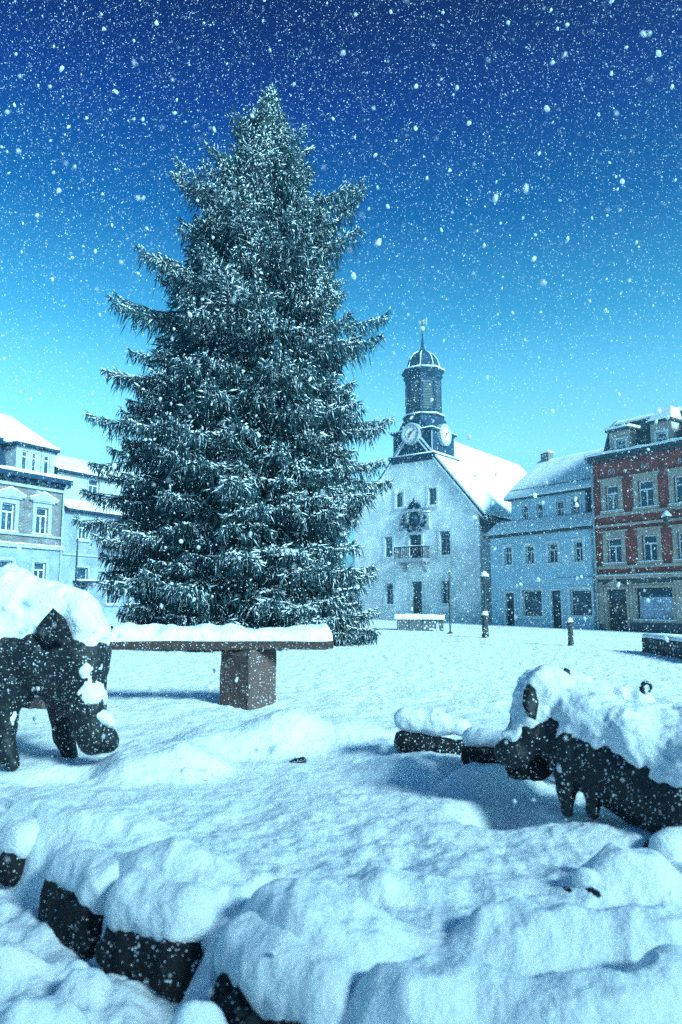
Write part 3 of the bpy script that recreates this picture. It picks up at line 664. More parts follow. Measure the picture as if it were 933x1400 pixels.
# ------------------------------------------------------------------ blue house
def blue_house():
    W, D = 8.0, 9.0; fc = Facade((9.9, 48.4), (0.59, -0.807), -0.75)
    R = house_root('blue_house', fc, 'pale blue two-storey house with a snowy attic roof beside the red brick house')
    ze = fc.sz(740, 727)[1]; sb = 1.0
    za0 = fc.sz(745, 709, sb)[1]; za1 = fc.sz(745, 676.5, sb)[1]; zr = fc.sz(757, 626, 4.6)[1]
    wins = [(690, 748, 700.5, 772.5), (719, 745.6, 730.7, 771), (750, 743, 763, 769.5), (785.7, 740, 797.6, 768)]
    att = [(714.3, 691, 723, 711), (734, 689, 743, 708.5), (761, 685.5, 771.5, 705.5), (781.7, 681.5, 793.4, 702.5)]
    shop = [fc.rect(715, 807, 741.6, 843.5), fc.rect(780, 806, 810, 843)]
    drs = [fc.rect(692, 811, 703.7, 854), fc.rect(754.7, 807.6, 768, 857)]
    g0 = 0.32; drs = [(a, b, g0, d) for a, b, c_, d in drs]
    ops = [fc.rect(*w_) for w_ in wins]
    mb = MB(); wall_mesh(mb, 0, W, 0, ze, ops + shop + drs)
    mb.quad((0, 0, 0), (0, 0, ze), (0, D, ze), (0, D, 0)); mb.quad((W, 0, 0), (W, D, 0), (W, D, ze), (W, 0, ze)); mb.quad((0, D, 0), (0, D, ze), (W, D, ze), (W, D, 0))
    mb.build('wall', 'plaster_blue', R)
    for o in ops: window(R, o, tw=0.16, bars=1, transom=0.32, fw=0.055, snow=False)
    for o in shop: window(R, o, tw=0.16, bars=0, transom=0.0, fw=0.07, frame='trim_pale')
    for o in drs: door(R, o, tw=0.13, trim='trim_pale')
    # fascia over the shop front
    f = MB(); f.box(shop[1][0] - 1.0, W - 0.25, -0.09, 0.01, shop[1][3] + 0.32, shop[1][3] + 0.62); f.box(shop[1][0] - 1.1, W - 0.2, -0.15, 0.011, shop[1][3] + 0.622, shop[1][3] + 0.69)
    f.build('shop_fascia', 'plaster_blue', R); 
    # attic storey
    aops = [fc.rect(*w_, sb) for w_ in att]; xa0, xa1 = fc.sz(699, 690, sb)[0], fc.sz(800.5, 690, sb)[0]
    am = MB(); wall_mesh(am, xa0, xa1, ze - 0.2, za1, aops, y=sb, reveal=0.15)
    am.quad((xa0, sb, ze - 0.2), (xa0, sb, za1), (xa0, D - 1, za1), (xa0, D - 1, ze - 0.2)); am.quad((xa1, sb, ze - 0.2), (xa1, D - 1, ze - 0.2), (xa1, D - 1, za1), (xa1, sb, za1))
    am.build('attic_wall', 'plaster_blue', R)
    for o in aops: window(R, o, y=sb, tw=0.09, bars=1, transom=0.5, fw=0.05, depth=0.1, sill=False)
    ch = MB(); ch.prism_y([(xa1 + 0.004, ze - 0.1), (W, ze - 0.1), (W, za1 - 0.2), (xa1 + 0.004, za1 + 0.1)], sb + 0.25, D - 0.5); ch.build('slate_slope', 'slate_dark', R)
    lw = MB(); lw.prism_x([(-0.32, ze - 0.12), (-0.32, ze + 0.02), (sb - 0.004, za0 - 0.03), (sb - 0.004, ze - 0.12)], -0.15, W + 0.02); lw.build('lower_roof', 'slate_dark', R)
    wavy_roof_snow('roof_snow', R, -0.18, W + 0.0, [(-0.34, ze + 0.02), (sb - 0.006, za0 - 0.03)], 31, t=0.16)
    ur = MB(); ur.prism_x([(sb - 0.4, za1 - 0.10), (sb - 0.4, za1 + 0.04), (4.6, zr - 0.2), (D - 0.6, za1 + 0.04), (D - 0.6, za1 - 0.10)], xa0 - 0.25, W - 0.02); ur.build('roof', 'slate_dark', R)
    pr = [(sb - 0.42, za1 + 0.04), (4.6, zr - 0.18)]
    # snowy main slope with a hipped left end
    n = 40; V = []; Q = []
    xl0, xl1 = xa0 - 0.27, fc.sz(737, 626, 4.6)[0]
    for j in range(13):
        t = j / 12; y = pr[0][0] + (pr[1][0] - pr[0][0]) * t; z = pr[0][1] + (pr[1][1] - pr[0][1]) * t
        xs = np.linspace(xl0 + (xl1 - xl0) * t, W, n + 1)
        zz = z + 0.16 * min(1, 0.3 + j / 3) + 0.05 * fbm(xs, xs * 0 + y, None, 0.9, 3, 41); V.append(np.stack([xs, xs * 0 + y, zz], -1))
    top = V[-1].copy(); back = top.copy(); back[:, 1] = D - 0.5; back[:, 2] = za1
    low = V[0].copy(); low[:, 2] = za1 - 0.02
    rows = [low] + V + [back]; Vn = np.concatenate(rows); m_ = n + 1
    i, j = np.meshgrid(np.arange(len(rows) - 1), np.arange(n), indexing='ij')
    Q = np.stack([i * m_ + j, i * m_ + j + 1, (i + 1) * m_ + j + 1, (i + 1) * m_ + j], -1).reshape(-1, 4)
    np_mesh('roof_snow', Vn, Q, 'roof_snow', R, True)
    gd = MB()                                       # snow guard above the upper eave
    y = sb + 0.1; z = za1 + 0.45
    for dz in (0.0, 0.16): gd.box(xa0, xa1 + 0.4, y, y + 0.025, z + dz, z + dz + 0.025)
    k = xa0 + 0.1
    while k < xa1 + 0.3: gd.box(k, k + 0.025, y - 0.005, y + 0.03, z - 0.2, z + 0.2); k += 0.42
    gd.build('snow_guard', 'metal_dark', R, merge=False)
    xc = fc.sz(748, 622, 4.6)[0]; c_ = MB().box(xc - 0.35, xc + 0.3, 4.35, 4.95, zr - 0.5, zr + 0.42).build('chimney', 'brown_brick', R)
    MB().box(xc - 0.4, xc + 0.35, 4.3, 5.0, zr + 0.423, zr + 0.56).build('snow_ledge', 'roof_snow', c_, True, bevel=0.05)
    MB().tube([(W - 0.18, -0.1, 0.1), (W - 0.18, -0.1, ze - 0.3), (W - 0.18, -0.28, ze - 0.1)], 0.05, 7).build('drainpipe', 'copper_edge', R)
    MB().tube([(-0.2, -0.36, ze - 0.03), (W, -0.36, ze - 0.03)], 0.07, 7).build('gutter', 'metal_dark', R)
blue_house()

# ------------------------------------------------------------------ red brick house
def brick_house():
    W, D = 13.0, 9.0; fc = Facade((14.66, 41.9), (0.59, -0.807), -0.75)
    R = house_root('brick_house', fc, 'red brick house with sandstone window surrounds, shop front and dormers')
    zc = fc.sz(830, 623)[1]; z2 = fc.sz(840, 717)[1]; z1 = fc.sz(840, 788)[1]
    up = [(828.5, 663.5, 846, 698.5), (873, 657.5, 894, 694), (922, 651, 946, 689)]
    lo = [(831, 737, 850.5, 770.5), (878.5, 731, 899, 766.5), (927, 726, 951, 763)]
    u = [fc.rect(*q) for q in up]; l = [fc.rect(*q) for q in lo]
    pitch = u[2][0] - u[1][0]
    for k in (1, 2): u.append(tuple(v + (pitch * k if i < 2 else 0) for i, v in enumerate(u[2]))); l.append(tuple(v + (pitch * k if i < 2 else 0) for i, v in enumerate(l[2])))
    zu = (min(q[2] for q in u[:2]), max(q[3] for q in u[:2])); zl = (min(q[2] for q in l[:2]), max(q[3] for q in l[:2]))
    u = [(a, b, *zu) for a, b, _, _ in u if b < W - 0.3]; l = [(a, b, *zl) for a, b, _, _ in l if b < W - 0.3]
    dr = fc.rect(832, 806, 858.7, 857.5); sh = fc.rect(870.5, 803.5, 922, 848.5); dr = (dr[0], dr[1], 0.3, dr[3])
    sh2 = (sh[1] + 0.75, sh[1] + 0.75 + (sh[1] - sh[0]), sh[2], sh[3])
    mb = MB(); wall_mesh(mb, 0, W, z1, zc, u + l)
    mb.quad((0, 0, 0), (0, 0, zc), (0, D, zc), (0, D, 0)); mb.quad((W, 0, 0), (W, D, 0), (W, D, zc), (W, 0, zc)); mb.quad((0, D, 0), (0, D, zc), (W, D, zc), (W, D, 0))
    mb.build('wall', 'red_brick', R)
    gm = MB(); wall_mesh(gm, 0, W, 0, z1 - 0.001, [dr, sh, sh2], y=-0.06, reveal=0.3); gm.build('ground_floor_wall', 'sandstone', R)
    for q in u: window(R, q, tw=0.27, trim='sandstone', bars=1, transom=0.32, fw=0.08, depth=0.12, head=0.1)
    for q in l: window(R, q, tw=0.25, trim='sandstone', bars=1, transom=0.32, fw=0.08, depth=0.12, head=0.12)
    door(R, dr, y=-0.06, tw=0.16, trim='sandstone', depth=0.22)
    for q in (sh, sh2):
        wd = window(R, q, y=-0.06, tw=0.12, trim='sandstone', bars=0, transom=0.0, fw=0.09, depth=0.2, frame='dark_wood')
        MB().box(q[0] + 0.12, q[1] - 0.12, 0.125, 0.155, q[2] + 0.08, q[2] + (q[3] - q[2]) * 0.72).build('paper_screen', 'paper_block', wd)
    # plinth, pilasters, bands, cornice
    pl = MB(); pl.box(dr[1] + 0.2, W, -0.16, -0.063, 0, sh[2] - 0.12); pl.box(0.0, dr[0] - 0.2, -0.14, -0.063, 0, 0.75); pl.build('plinth', 'slate_dark', R)
    for a, b in ((0.05, dr[0] - 0.22), (dr[1] + 0.2, sh[0] - 0.15), (sh[1] + 0.16, sh2[0] - 0.16), (sh2[1] + 0.16, W)):
        pi = MB(); pi.box(a, b, -0.13, -0.062, 0.76, dr[3] + 0.3); pi.box(a - 0.03, b + 0.03, -0.17, -0.0625, dr[3] + 0.303, dr[3] + 0.42); pi.build('pilaster', 'sandstone', R)
    tri = MB(); xm = (dr[0] + dr[1]) / 2; tri.prism_y([(xm - 0.75, dr[3] + 0.20), (xm + 0.75, dr[3] + 0.20), (xm, dr[3] + 0.56)], -0.27, -0.133); tri.build('door_pediment', 'sandstone', R)
    bd = MB(); bd.box(0, W, -0.12, -0.061, z1 - 0.42, z1 - 0.16); bd.build('shop_fascia', 'slate_dark', R)
    bd = MB(); bd.box(-0.03, W, -0.28, 0.0, z1 - 0.157, z1 + 0.02); bd.box(-0.03, W, -0.16, -0.003, z1 + 0.023, z1 + 0.14)
    bd.box(0, W, -0.14, -0.003, z2 - 0.14, z2 - 0.0); bd.box(0, W, -0.09, -0.0035, zu[0] - 0.3, zu[0] - 0.13)
    bd.box(0, W, -0.09, -0.0035, zl[0] - 0.3, zl[0] - 0.13); bd.build('string_course', 'sandstone', R)
    ledge_snow(R, 0, W, -0.27, -0.17, z1 + 0.022, 0.06)
    co_ = MB(); co_.box(-0.12, W, -0.15, -0.003, zc - 0.42, zc - 0.30); co_.box(-0.18, W, -0.30, 0.0, zc - 0.297, zc - 0.14); co_.box(-0.22, W, -0.46, 0.3, zc - 0.137, zc); co_.build('cornice', 'slate_dark', R)
    dn = MB(); k = 0.1
    while k < W: dn.box(k, k + 0.14, -0.26, -0.153, zc - 0.40, zc - 0.3); k += 0.3
    dn.build('dentil', 'red_brick', R, merge=False)
    ledge_snow(R, -0.22, W, -0.46, 0.2, zc + 0.002, 0.15)
    # ornament tiles in the frieze over the upper windows
    for q in u:
        xm = (q[0] + q[1]) / 2; o = MB()
        for dx in (-0.16, 0.1): o.tube([(xm + dx, -0.03, zu[1] + 0.72), (xm + dx + 0.08, -0.03, zu[1] + 0.95), (xm + dx + 0.18, -0.03, zu[1] + 0.7), (xm + dx + 0.02, -0.03, zu[1] + 0.62)], 0.025, 5)
        o.build('frieze_ornament', 'trim_pale', R)
    # mansard and dormers
    zt = zc + 2.0
    ms = MB(); ms.prism_x([(0.25, zc - 0.05), (1.15, zt), (D - 1, zt), (D - 0.2, zc - 0.05)], 0.45, W); ms.build('mansard', 'slate_dark', R)
    wavy_roof_snow('roof_snow', R, 0.6, W, [(1.1, zt - 0.02), (3.5, zt + 0.45), (4.5, zt + 0.6)], 77, t=0.25)
    MB().prism_x([(1.15, zt - 0.01), (4.5, zt + 0.55), (D - 1.0, zt - 0.01)], 0.6, W).build('roof', 'slate_dark', R)
    def dormer(fr, wr, hat):
        a, b, c_, d = fc.rect(*fr); wa = fc.rect(*wr); y = -0.02; c_ = zc + 0.02
        m_ = MB(); wall_mesh(m_, a, b, c_, d, [wa], y=y, reveal=0.12)
        m_.quad((a, y, c_), (a, y, d), (a, 1.6, d), (a, 1.6, c_)); m_.quad((b, y, c_), (b, 1.6, c_), (b, 1.6, d), (b, y, d)); Dm = m_.build('dormer', 'sandstone', R)
        window(Dm, wa, y=y, tw=0.11, trim='trim_pale', bars=1, transom=0.35, fw=0.06, depth=0.08, sill=False)
        for o in list(Dm.children):
            for g in list(o.children): g.parent = Dm          # keep to three levels
        rf = MB(); rf.box(a - 0.14, b + 0.14, y - 0.2, 1.7, d + 0.002, d + 0.12)
        if hat: rf.loft([[(a - 0.08, y - 0.12, d + 0.123), (b + 0.08, y - 0.12, d + 0.123), (b + 0.08, 1.7, d + 0.123), (a - 0.08, 1.7, d + 0.123)], [(a + 0.35, y + 0.4, d + hat), (b - 0.2, y + 0.4, d + hat), (b - 0.2, 1.7, d + hat), (a + 0.35, 1.7, d + hat)]])
        rf.build('dormer_roof', 'slate_dark', Dm)
        if hat:
            s_ = MB(); s_.loft([[(a - 0.1, y - 0.16, d + 0.126), (b + 0.1, y - 0.16, d + 0.126), (b + 0.1, 1.6, d + 0.126), (a - 0.1, 1.6, d + 0.126)], [(a + 0.3, y + 0.3, d + hat + 0.1), (b - 0.15, y + 0.3, d + hat + 0.1), (b - 0.15, 1.6, d + hat + 0.1), (a + 0.3, 1.6, d + hat + 0.1)]])
            s_.build('snow_ledge', 'roof_snow', Dm)
        else: ledge_snow(Dm, a - 0.14, b + 0.14, y - 0.18, 1.5, d + 0.122, 0.16)
    dormer((834, 589, 861.5, 628), (843.5, 601, 856.5, 622.5), 0); dormer((890, 577, 919.5, 617), (898.4, 591, 912, 613.5), 0.75)
    dormer((948, 570, 976, 607), (956, 583, 969, 603), 0)
    # wall lantern on an iron arm
    xl_, zl_ = fc.sz(912, 712, -1.0); lm = MB().tube([(xl_ + 0.2, -0.09, zl_ + 0.5), (xl_ + 0.1, -0.7, zl_ + 0.65), (xl_, -1.0, zl_ + 0.55), (xl_, -1.0, zl_ + 0.4)], 0.035, 6)
    lm.lathe([(0.05, zl_ + 0.4), (0.24, zl_ + 0.22), (0.22, zl_ + 0.2), (0.13, zl_ - 0.25), (0.05, zl_ - 0.3)], xl_, -1.0, 6); LM = lm.build('wall_lantern', 'metal_dark', R)
    MB().lathe([(0.02, zl_ + 0.56), (0.16, zl_ + 0.42), (0.26, zl_ + 0.26), (0.25, zl_ + 0.225)], xl_, -1.0, 8).build('snow_ledge', 'roof_snow', LM, True)
    MB().tube([(0.03, -0.2, 0.1), (0.03, -0.2, zc - 0.6)], 0.05, 7).build('drainpipe', 'copper_edge', R)
brick_house()

# ------------------------------------------------------------------ the two houses on the left
LR = Vector((0.495, 0.869)).normalized(); LC = Vector((-17.2, 45.0))
def brown_house():
    W, D = 10.0, 9.0; o = LC - LR * W; fc = Facade(o, LR, -0.35)
    R = house_root('brown_house', fc, 'ornate brown brick townhouse with window pediments and mansard dormers, cut by the left edge')
    zc = fc.sz(45, 650)[1]; zs = fc.sz(45, 748)[1]; zf = fc.sz(45, 667)[1]
    u = [fc.rect(2, 686, 19, 724.5), fc.rect(49, 694, 65.5, 731)]; p = u[1][0] - u[0][0]; w_ = u[1][1] - u[1][0]
    zu = (u[1][2], u[1][3]); u = [(u[1][0] - p * k, u[1][0] - p * k + w_, *zu) for k in range(4) if u[1][0] - p * k > 0.4]
    g = [fc.rect(1, 766, 14, 800), fc.rect(45.5, 769, 62, 803)]; zg = (g[1][2], g[1][3]); g = [(a, b, *zg) for a, b, _, _ in u]
    mb = MB(); wall_mesh(mb, 0, W, zs, zc, u)
    mb.quad((0, 0, 0), (0, 0, zc), (0, D, zc), (0, D, 0)); mb.quad((W, 0, 0), (W, D, 0), (W, D, zc), (W, 0, zc)); mb.quad((0, D, 0), (0, D, zc), (W, D, zc), (W, D, 0)); mb.build('wall', 'brown_brick', R)
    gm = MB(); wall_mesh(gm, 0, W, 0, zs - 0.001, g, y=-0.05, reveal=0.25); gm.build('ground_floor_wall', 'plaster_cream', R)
    for q in u:
        wd = window(R, q, tw=0.24, trim='trim_grey', bars=1, transom=0.3, fw=0.08, head=0.09)
        xm = (q[0] + q[1]) / 2; zz = q[3] + 0.24 * 1.15 + 0.09
        pm = MB(); pm.prism_y([(xm - 1.0, zz + 0.004), (xm + 1.0, zz + 0.004), (xm + 1.0, zz + 0.12), (xm, zz + 0.52), (xm - 1.0, zz + 0.12)], -0.18, -0.01); pm.build('pediment', 'trim_grey', wd)
        for s_ in (-1, 1): MB().prism_y([(xm, zz + 0.523), (xm + s_ * 1.03, zz + 0.123), (xm + s_ * 1.03, zz + 0.19), (xm, zz + 0.61)], -0.2, -0.012).build('snow_ledge', 'roof_snow', wd)
    for q in g: window(R, q, y=-0.05, trim='trim_grey', tw=0.18, bars=1, transom=0.3, fw=0.07)
    b = MB(); b.box(0, W, -0.22, -0.003, zs - 0.08, zs + 0.10); b.box(0, W, -0.12, -0.0035, zs + 0.62, zs + 0.74); b.box(0, W, -0.14, -0.0035, zf - 0.05, zf + 0.12); b.build('string_course', 'trim_grey', R)
    for kz in range(3): MB().box(0.02, W - 0.02, -0.075, -0.052, zs - 0.55 - kz * 0.6, zs - 0.35 - kz * 0.6 + 0.06).build('rustication', 'plaster_cream', R) if False else None
    ledge_snow(R, 0, W, -0.21, -0.02, zs + 0.102, 0.09)
    c_ = MB(); c_.box(-0.1, W + 0.12, -0.2, -0.003, zc - 0.5, zc - 0.28); c_.box(-0.1, W + 0.2, -0.5, 0.4, zc - 0.277, zc); c_.build('cornice', 'slate', R)
    k = 0.2
    while k < W: MB().box(k, k + 0.16, -0.42, -0.205, zc - 0.48, zc - 0.28).build('cornice_bracket', 'slate', R); k += 0.75
    ledge_snow(R, -0.1, W + 0.2, -0.48, 0.3, zc + 0.002, 0.2)
    # mansard storey: a wide dormer with three lights, slate slope around it
    zm = fc.sz(60, 617, 0.3)[1]; yb = 0.35
    ms = MB(); ms.prism_x([(yb + 0.35, zc - 0.1), (yb + 1.05, zm + 0.1), (D - 1, zm + 0.1), (D - 0.3, zc - 0.1)], 0.1, W + 0.02); ms.build('mansard', 'slate', R)
    lights = [fc.rect(30, 621, 38, 639.5, 0.1), fc.rect(44, 623.5, 50.5, 641.5, 0.1)]
    zz = (lights[0][2] , lights[0][3]); a = fc.sz(22, 630, 0.1)[0]; bb = fc.sz(57, 630, 0.1)[0]
    zz = (zc + 0.25, zm - 0.25); lights = [(x0, x1, *zz) for x0, x1, _, _ in lights]
    def dorm(a, bb, lights):
        m_ = MB(); wall_mesh(m_, a, bb, zc + 0.01, zm, lights, y=0.1, reveal=0.12); m_.quad((a, 0.1, zc), (a, 0.1, zm), (a, 2.0, zm), (a, 2.0, zc)); m_.quad((bb, 0.1, zc), (bb, 2.0, zc), (bb, 2.0, zm), (bb, 0.1, zm)); Dm = m_.build('dormer', 'trim_grey', R)
        for q in lights: 
            wd = window(Dm, q, y=0.1, trim=None, bars=0, transom=0.3, fw=0.06, depth=0.07, sill=False)
            for g_ in list(wd.children): g_.parent = Dm
        MB().box(a - 0.2, bb + 0.2, -0.15, 1.9, zm + 0.002, zm + 0.16).build('dormer_roof', 'slate', Dm); ledge_snow(Dm, a - 0.2, bb + 0.2, -0.13, 1.5, zm + 0.162, 0.18)
    dorm(a, bb, lights)
    sh = (bb - a) + 1.2; q2 = [(x0 - sh, x1 - sh, *zz) for x0, x1, _, _ in lights]; dorm(a - sh, bb - sh, q2)
    x3 = fc.rect(60.5, 626, 68, 643, 0.1); dorm(x3[0] - 0.25, x3[1] + 0.35, [(x3[0], x3[1], *zz)])
    cr_ = MB(); cr_.box(0.0, W + 0.12, yb + 0.65, 1.8, zm + 0.1, zm + 0.3); cr_.build('upper_eave', 'slate', R)
    zr = fc.sz(20, 573, 3.5)[1]
    MB().prism_x([(yb + 0.9, zm + 0.25), (3.5, zr - 0.1), (D - 0.5, zm + 0.25)], 0.0, W - 1.8).build('roof', 'slate', R)
    # snow on the crown of the roof, hipped at the right end
    n = 40; rows = []
    for j in range(10):
        t = j / 9; y = yb + 0.55 + (3.5 - yb - 0.55) * t; z = zm + 0.3 + (zr - zm - 0.3) * t; xs = np.linspace(0, W + 0.2 - t * 1.7, n + 1)
        rows.append(np.stack([xs, xs * 0 + y, z + 0.15 + 0.10 * fbm(xs, xs * 0 + y, None, 1.1, 3, 51)], -1))
    low = rows[0].copy(); low[:, 2] = zm + 0.28; back = rows[-1].copy(); back[:, 1] = D; back[:, 2] = zm
    rows = [low] + rows + [back]; m_ = n + 1; i, j = np.meshgrid(np.arange(len(rows) - 1), np.arange(n), indexing='ij')
    np_mesh('roof_snow', np.concatenate(rows), np.stack([i * m_ + j, i * m_ + j + 1, (i + 1) * m_ + j + 1, (i + 1) * m_ + j], -1).reshape(-1, 4), 'roof_snow', R, True)
    e = np.stack([r[-1] for r in rows]); e2 = e.copy(); e2[:, 0] = W - 0.1; e2[:, 1] = D - 0.5; e2[:, 2] = zm + 0.3
    k = len(rows); np_mesh('roof_snow', np.concatenate([e, e2]), np.array([[q, k + q, k + q + 1, q + 1] for q in range(k - 1)]), 'roof_snow', R, True)
    MB().tube([(W - 0.15, -0.12, 0.1), (W - 0.15, -0.12, zc - 0.7), (W - 0.15, -0.4, zc - 0.3)], 0.06, 7).build('drainpipe', 'copper_edge', R)
brown_house()
def cream_house():
    W, D = 15.5, 9.0; fc = Facade(LC, LR, -0.35)
    R = house_root('cream_house', fc, 'plain pale house with a snowy attic roof behind the left side of the spruce')
    ze = fc.sz(110, 698)[1]; sb = 1.1; za0 = fc.sz(110, 686, sb)[1]; za1 = fc.sz(110, 648.5, sb)[1]; zr = fc.sz(140, 636, 4.5)[1]; zs = fc.sz(125, 760)[1]
    w1 = fc.rect(107.5, 714, 120, 738.5); p = fc.sz(149, 730)[0] - w1[0]
    ops = [(w1[0] + p * k, w1[1] + p * k, w1[2], w1[3]) for k in range(5) if w1[1] + p * k < W - 0.4]
    g1 = fc.rect(105, 800, 119, 826); gs = fc.rect(105, 776, 120, 797)
    gops = [(gs[0] + p * k, gs[1] + p * k, g1[2], gs[3]) for k in range(5) if gs[1] + p * k < W - 0.4]
    mb = MB(); wall_mesh(mb, 0, W, 0, ze, ops + gops)
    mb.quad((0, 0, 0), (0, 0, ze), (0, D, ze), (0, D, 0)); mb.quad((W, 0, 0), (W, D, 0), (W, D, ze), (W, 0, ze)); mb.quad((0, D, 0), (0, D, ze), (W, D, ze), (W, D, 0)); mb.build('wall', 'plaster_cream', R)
    for o in ops: window(R, o, tw=0.13, trim='trim_grey', bars=1, transom=0.3)
    for o in gops:
        wd = window(R, o, tw=0.13, bars=1, transom=0.5, trim='trim_grey', frame='trim_grey'); MB().box(o[0] - 0.3, o[1] + 0.3, -0.7, -0.06, o[3] - 0.95, o[3] - 0.85).build('awning', 'slate', wd)
        MB().box(o[0] - 0.32, o[1] + 0.32, -0.72, -0.06, o[3] - 0.847, o[3] - 0.75).build('snow_ledge', 'roof_snow', wd, True, bevel=0.03)
    MB().box(0, W, -0.1, -0.003, zs - 0.06, zs + 0.08).build('string_course', 'trim_grey', R)
    xa0 = 0.25; aw = fc.rect(121, 655, 136, 677, sb); aops = [(aw[0] + 3.0 * k, aw[1] + 3.0 * k, aw[2], aw[3]) for k in range(4) if aw[1] + 3.0 * k < W - 0.6]
    am = MB(); wall_mesh(am, xa0, W - 0.2, ze - 0.2, za1, aops, y=sb, reveal=0.15); am.quad((xa0, sb, ze - 0.2), (xa0, sb, za1), (xa0, D, za1), (xa0, D, ze - 0.2)); am.quad((W - 0.2, sb, ze - 0.2), (W - 0.2, D, ze - 0.2), (W - 0.2, D, za1), (W - 0.2, sb, za1)); am.build('attic_wall', 'plaster_grey', R)
    for o in aops: window(R, o, y=sb, trim='trim_grey', tw=0.1, bars=1, transom=0.4, sill=False)
    MB().prism_x([(-0.35, ze - 0.14), (-0.35, ze + 0.02), (sb - 0.004, za0 - 0.05), (sb - 0.004, ze - 0.14)], 0.03, W + 0.1).build('lower_roof', 'slate', R)
    wavy_roof_snow('roof_snow', R, 0.04, W + 0.1, [(-0.37, ze + 0.02), (sb - 0.006, za0 - 0.05)], 61, t=0.2)
    MB().prism_x([(sb - 0.35, za1 - 0.08), (sb - 0.35, za1 + 0.05), (4.5, zr - 0.1), (D, za1 + 0.05), (D, za1 - 0.08)], 0.05, W).build('roof', 'slate', R)
    wavy_roof_snow('roof_snow', R, 0.05, W, [(sb - 0.37, za1 + 0.05), (4.5, zr - 0.1), (D - 0.2, za1 + 0.1)], 62, t=0.18)
cream_house()
def added_shade_house():
    # unseen house row added behind the viewpoint so its roof shades the near snow
    y0 = -13.0; R = empty('unseen_shade_house', (4.0, y0, -0.1)); tag(R, 'unseen grey house row added behind the viewpoint to shade the near snow', 'house')
    mb = MB(); ops = [(x, x + 1.2, z, z + 1.8) for x in np.arange(-20, 30, 3.2) for z in (1.2, 4.6)]
    # local y points away from the square
    fl = [(-b, -a, c, d) for a, b, c, d in ops]; wall_mesh(mb, -32, 22, 0, 8.2, sorted(fl)); mb.quad((-32, 8, 0), (22, 8, 0), (22, 8, 8.2), (-32, 8, 8.2)); mb.quad((-32, 0, 0), (-32, 8, 0), (-32, 8, 8.2), (-32, 0, 8.2)); mb.quad((22, 0, 0), (22, 8, 0), (22, 8, 8.2), (22, 0, 8.2))
    mb.build('wall', 'plaster_grey', R); R.rotation_euler = (0, 0, math.pi)
    MB().prism_x([(-0.4, 8.1), (-0.4, 8.25), (4.0, 14.4), (8.4, 8.25), (8.4, 8.1)], -32.3, 22.3).build('roof', 'slate_dark', R)
    MB().prism_x([(-0.45, 8.253), (4.0, 14.45), (8.45, 8.253), (8.45, 8.4), (4.0, 14.65), (-0.45, 8.4)], -32.3, 22.3).build('roof_snow', 'roof_snow', R)
    for o in fl:
        window(R, o, sill=False, trim='trim_pale')
added_shade_house()
#PART4
# ------------------------------------------------------------------ spruces
SPI = np.array([(0, 0, 0), (.3, .55, .0), (.3, -.28, .48), (.3, -.28, -.48), (1, 0, 0)], float)
def spindles(P, Dv, L, Rr, seed=0):
    """P (n,3) roots, Dv (n,3) unit directions, L lengths, Rr radii -> three-sided needle brushes"""
    n = len(P); up = np.where(np.abs(Dv[:, 2:3]) < 0.9, np.array([[0, 0, 1.0]]), np.array([[1.0, 0, 0]]))
    a = np.cross(Dv, up); a /= np.linalg.norm(a, axis=1)[:, None]; b = np.cross(Dv, a)
    ph = np.random.default_rng(seed).random(n) * 6.28; V = np.zeros((n, 5, 3))
    V[:, 0] = P; V[:, 4] = P + Dv * L[:, None]
    for k in range(3):
        t = ph + k * 2.094; V[:, 1 + k] = P + Dv * (L * (0.25 + 0.12 * k))[:, None] + (a * np.cos(t)[:, None] + b * np.sin(t)[:, None]) * Rr[:, None]
    T = np.array([(0, 2, 1), (0, 3, 2), (0, 1, 3), (4, 1, 2), (4, 2, 3), (4, 3, 1)])
    return V.reshape(-1, 3), (np.arange(n)[:, None, None] * 5 + T[None]).reshape(-1, 3)
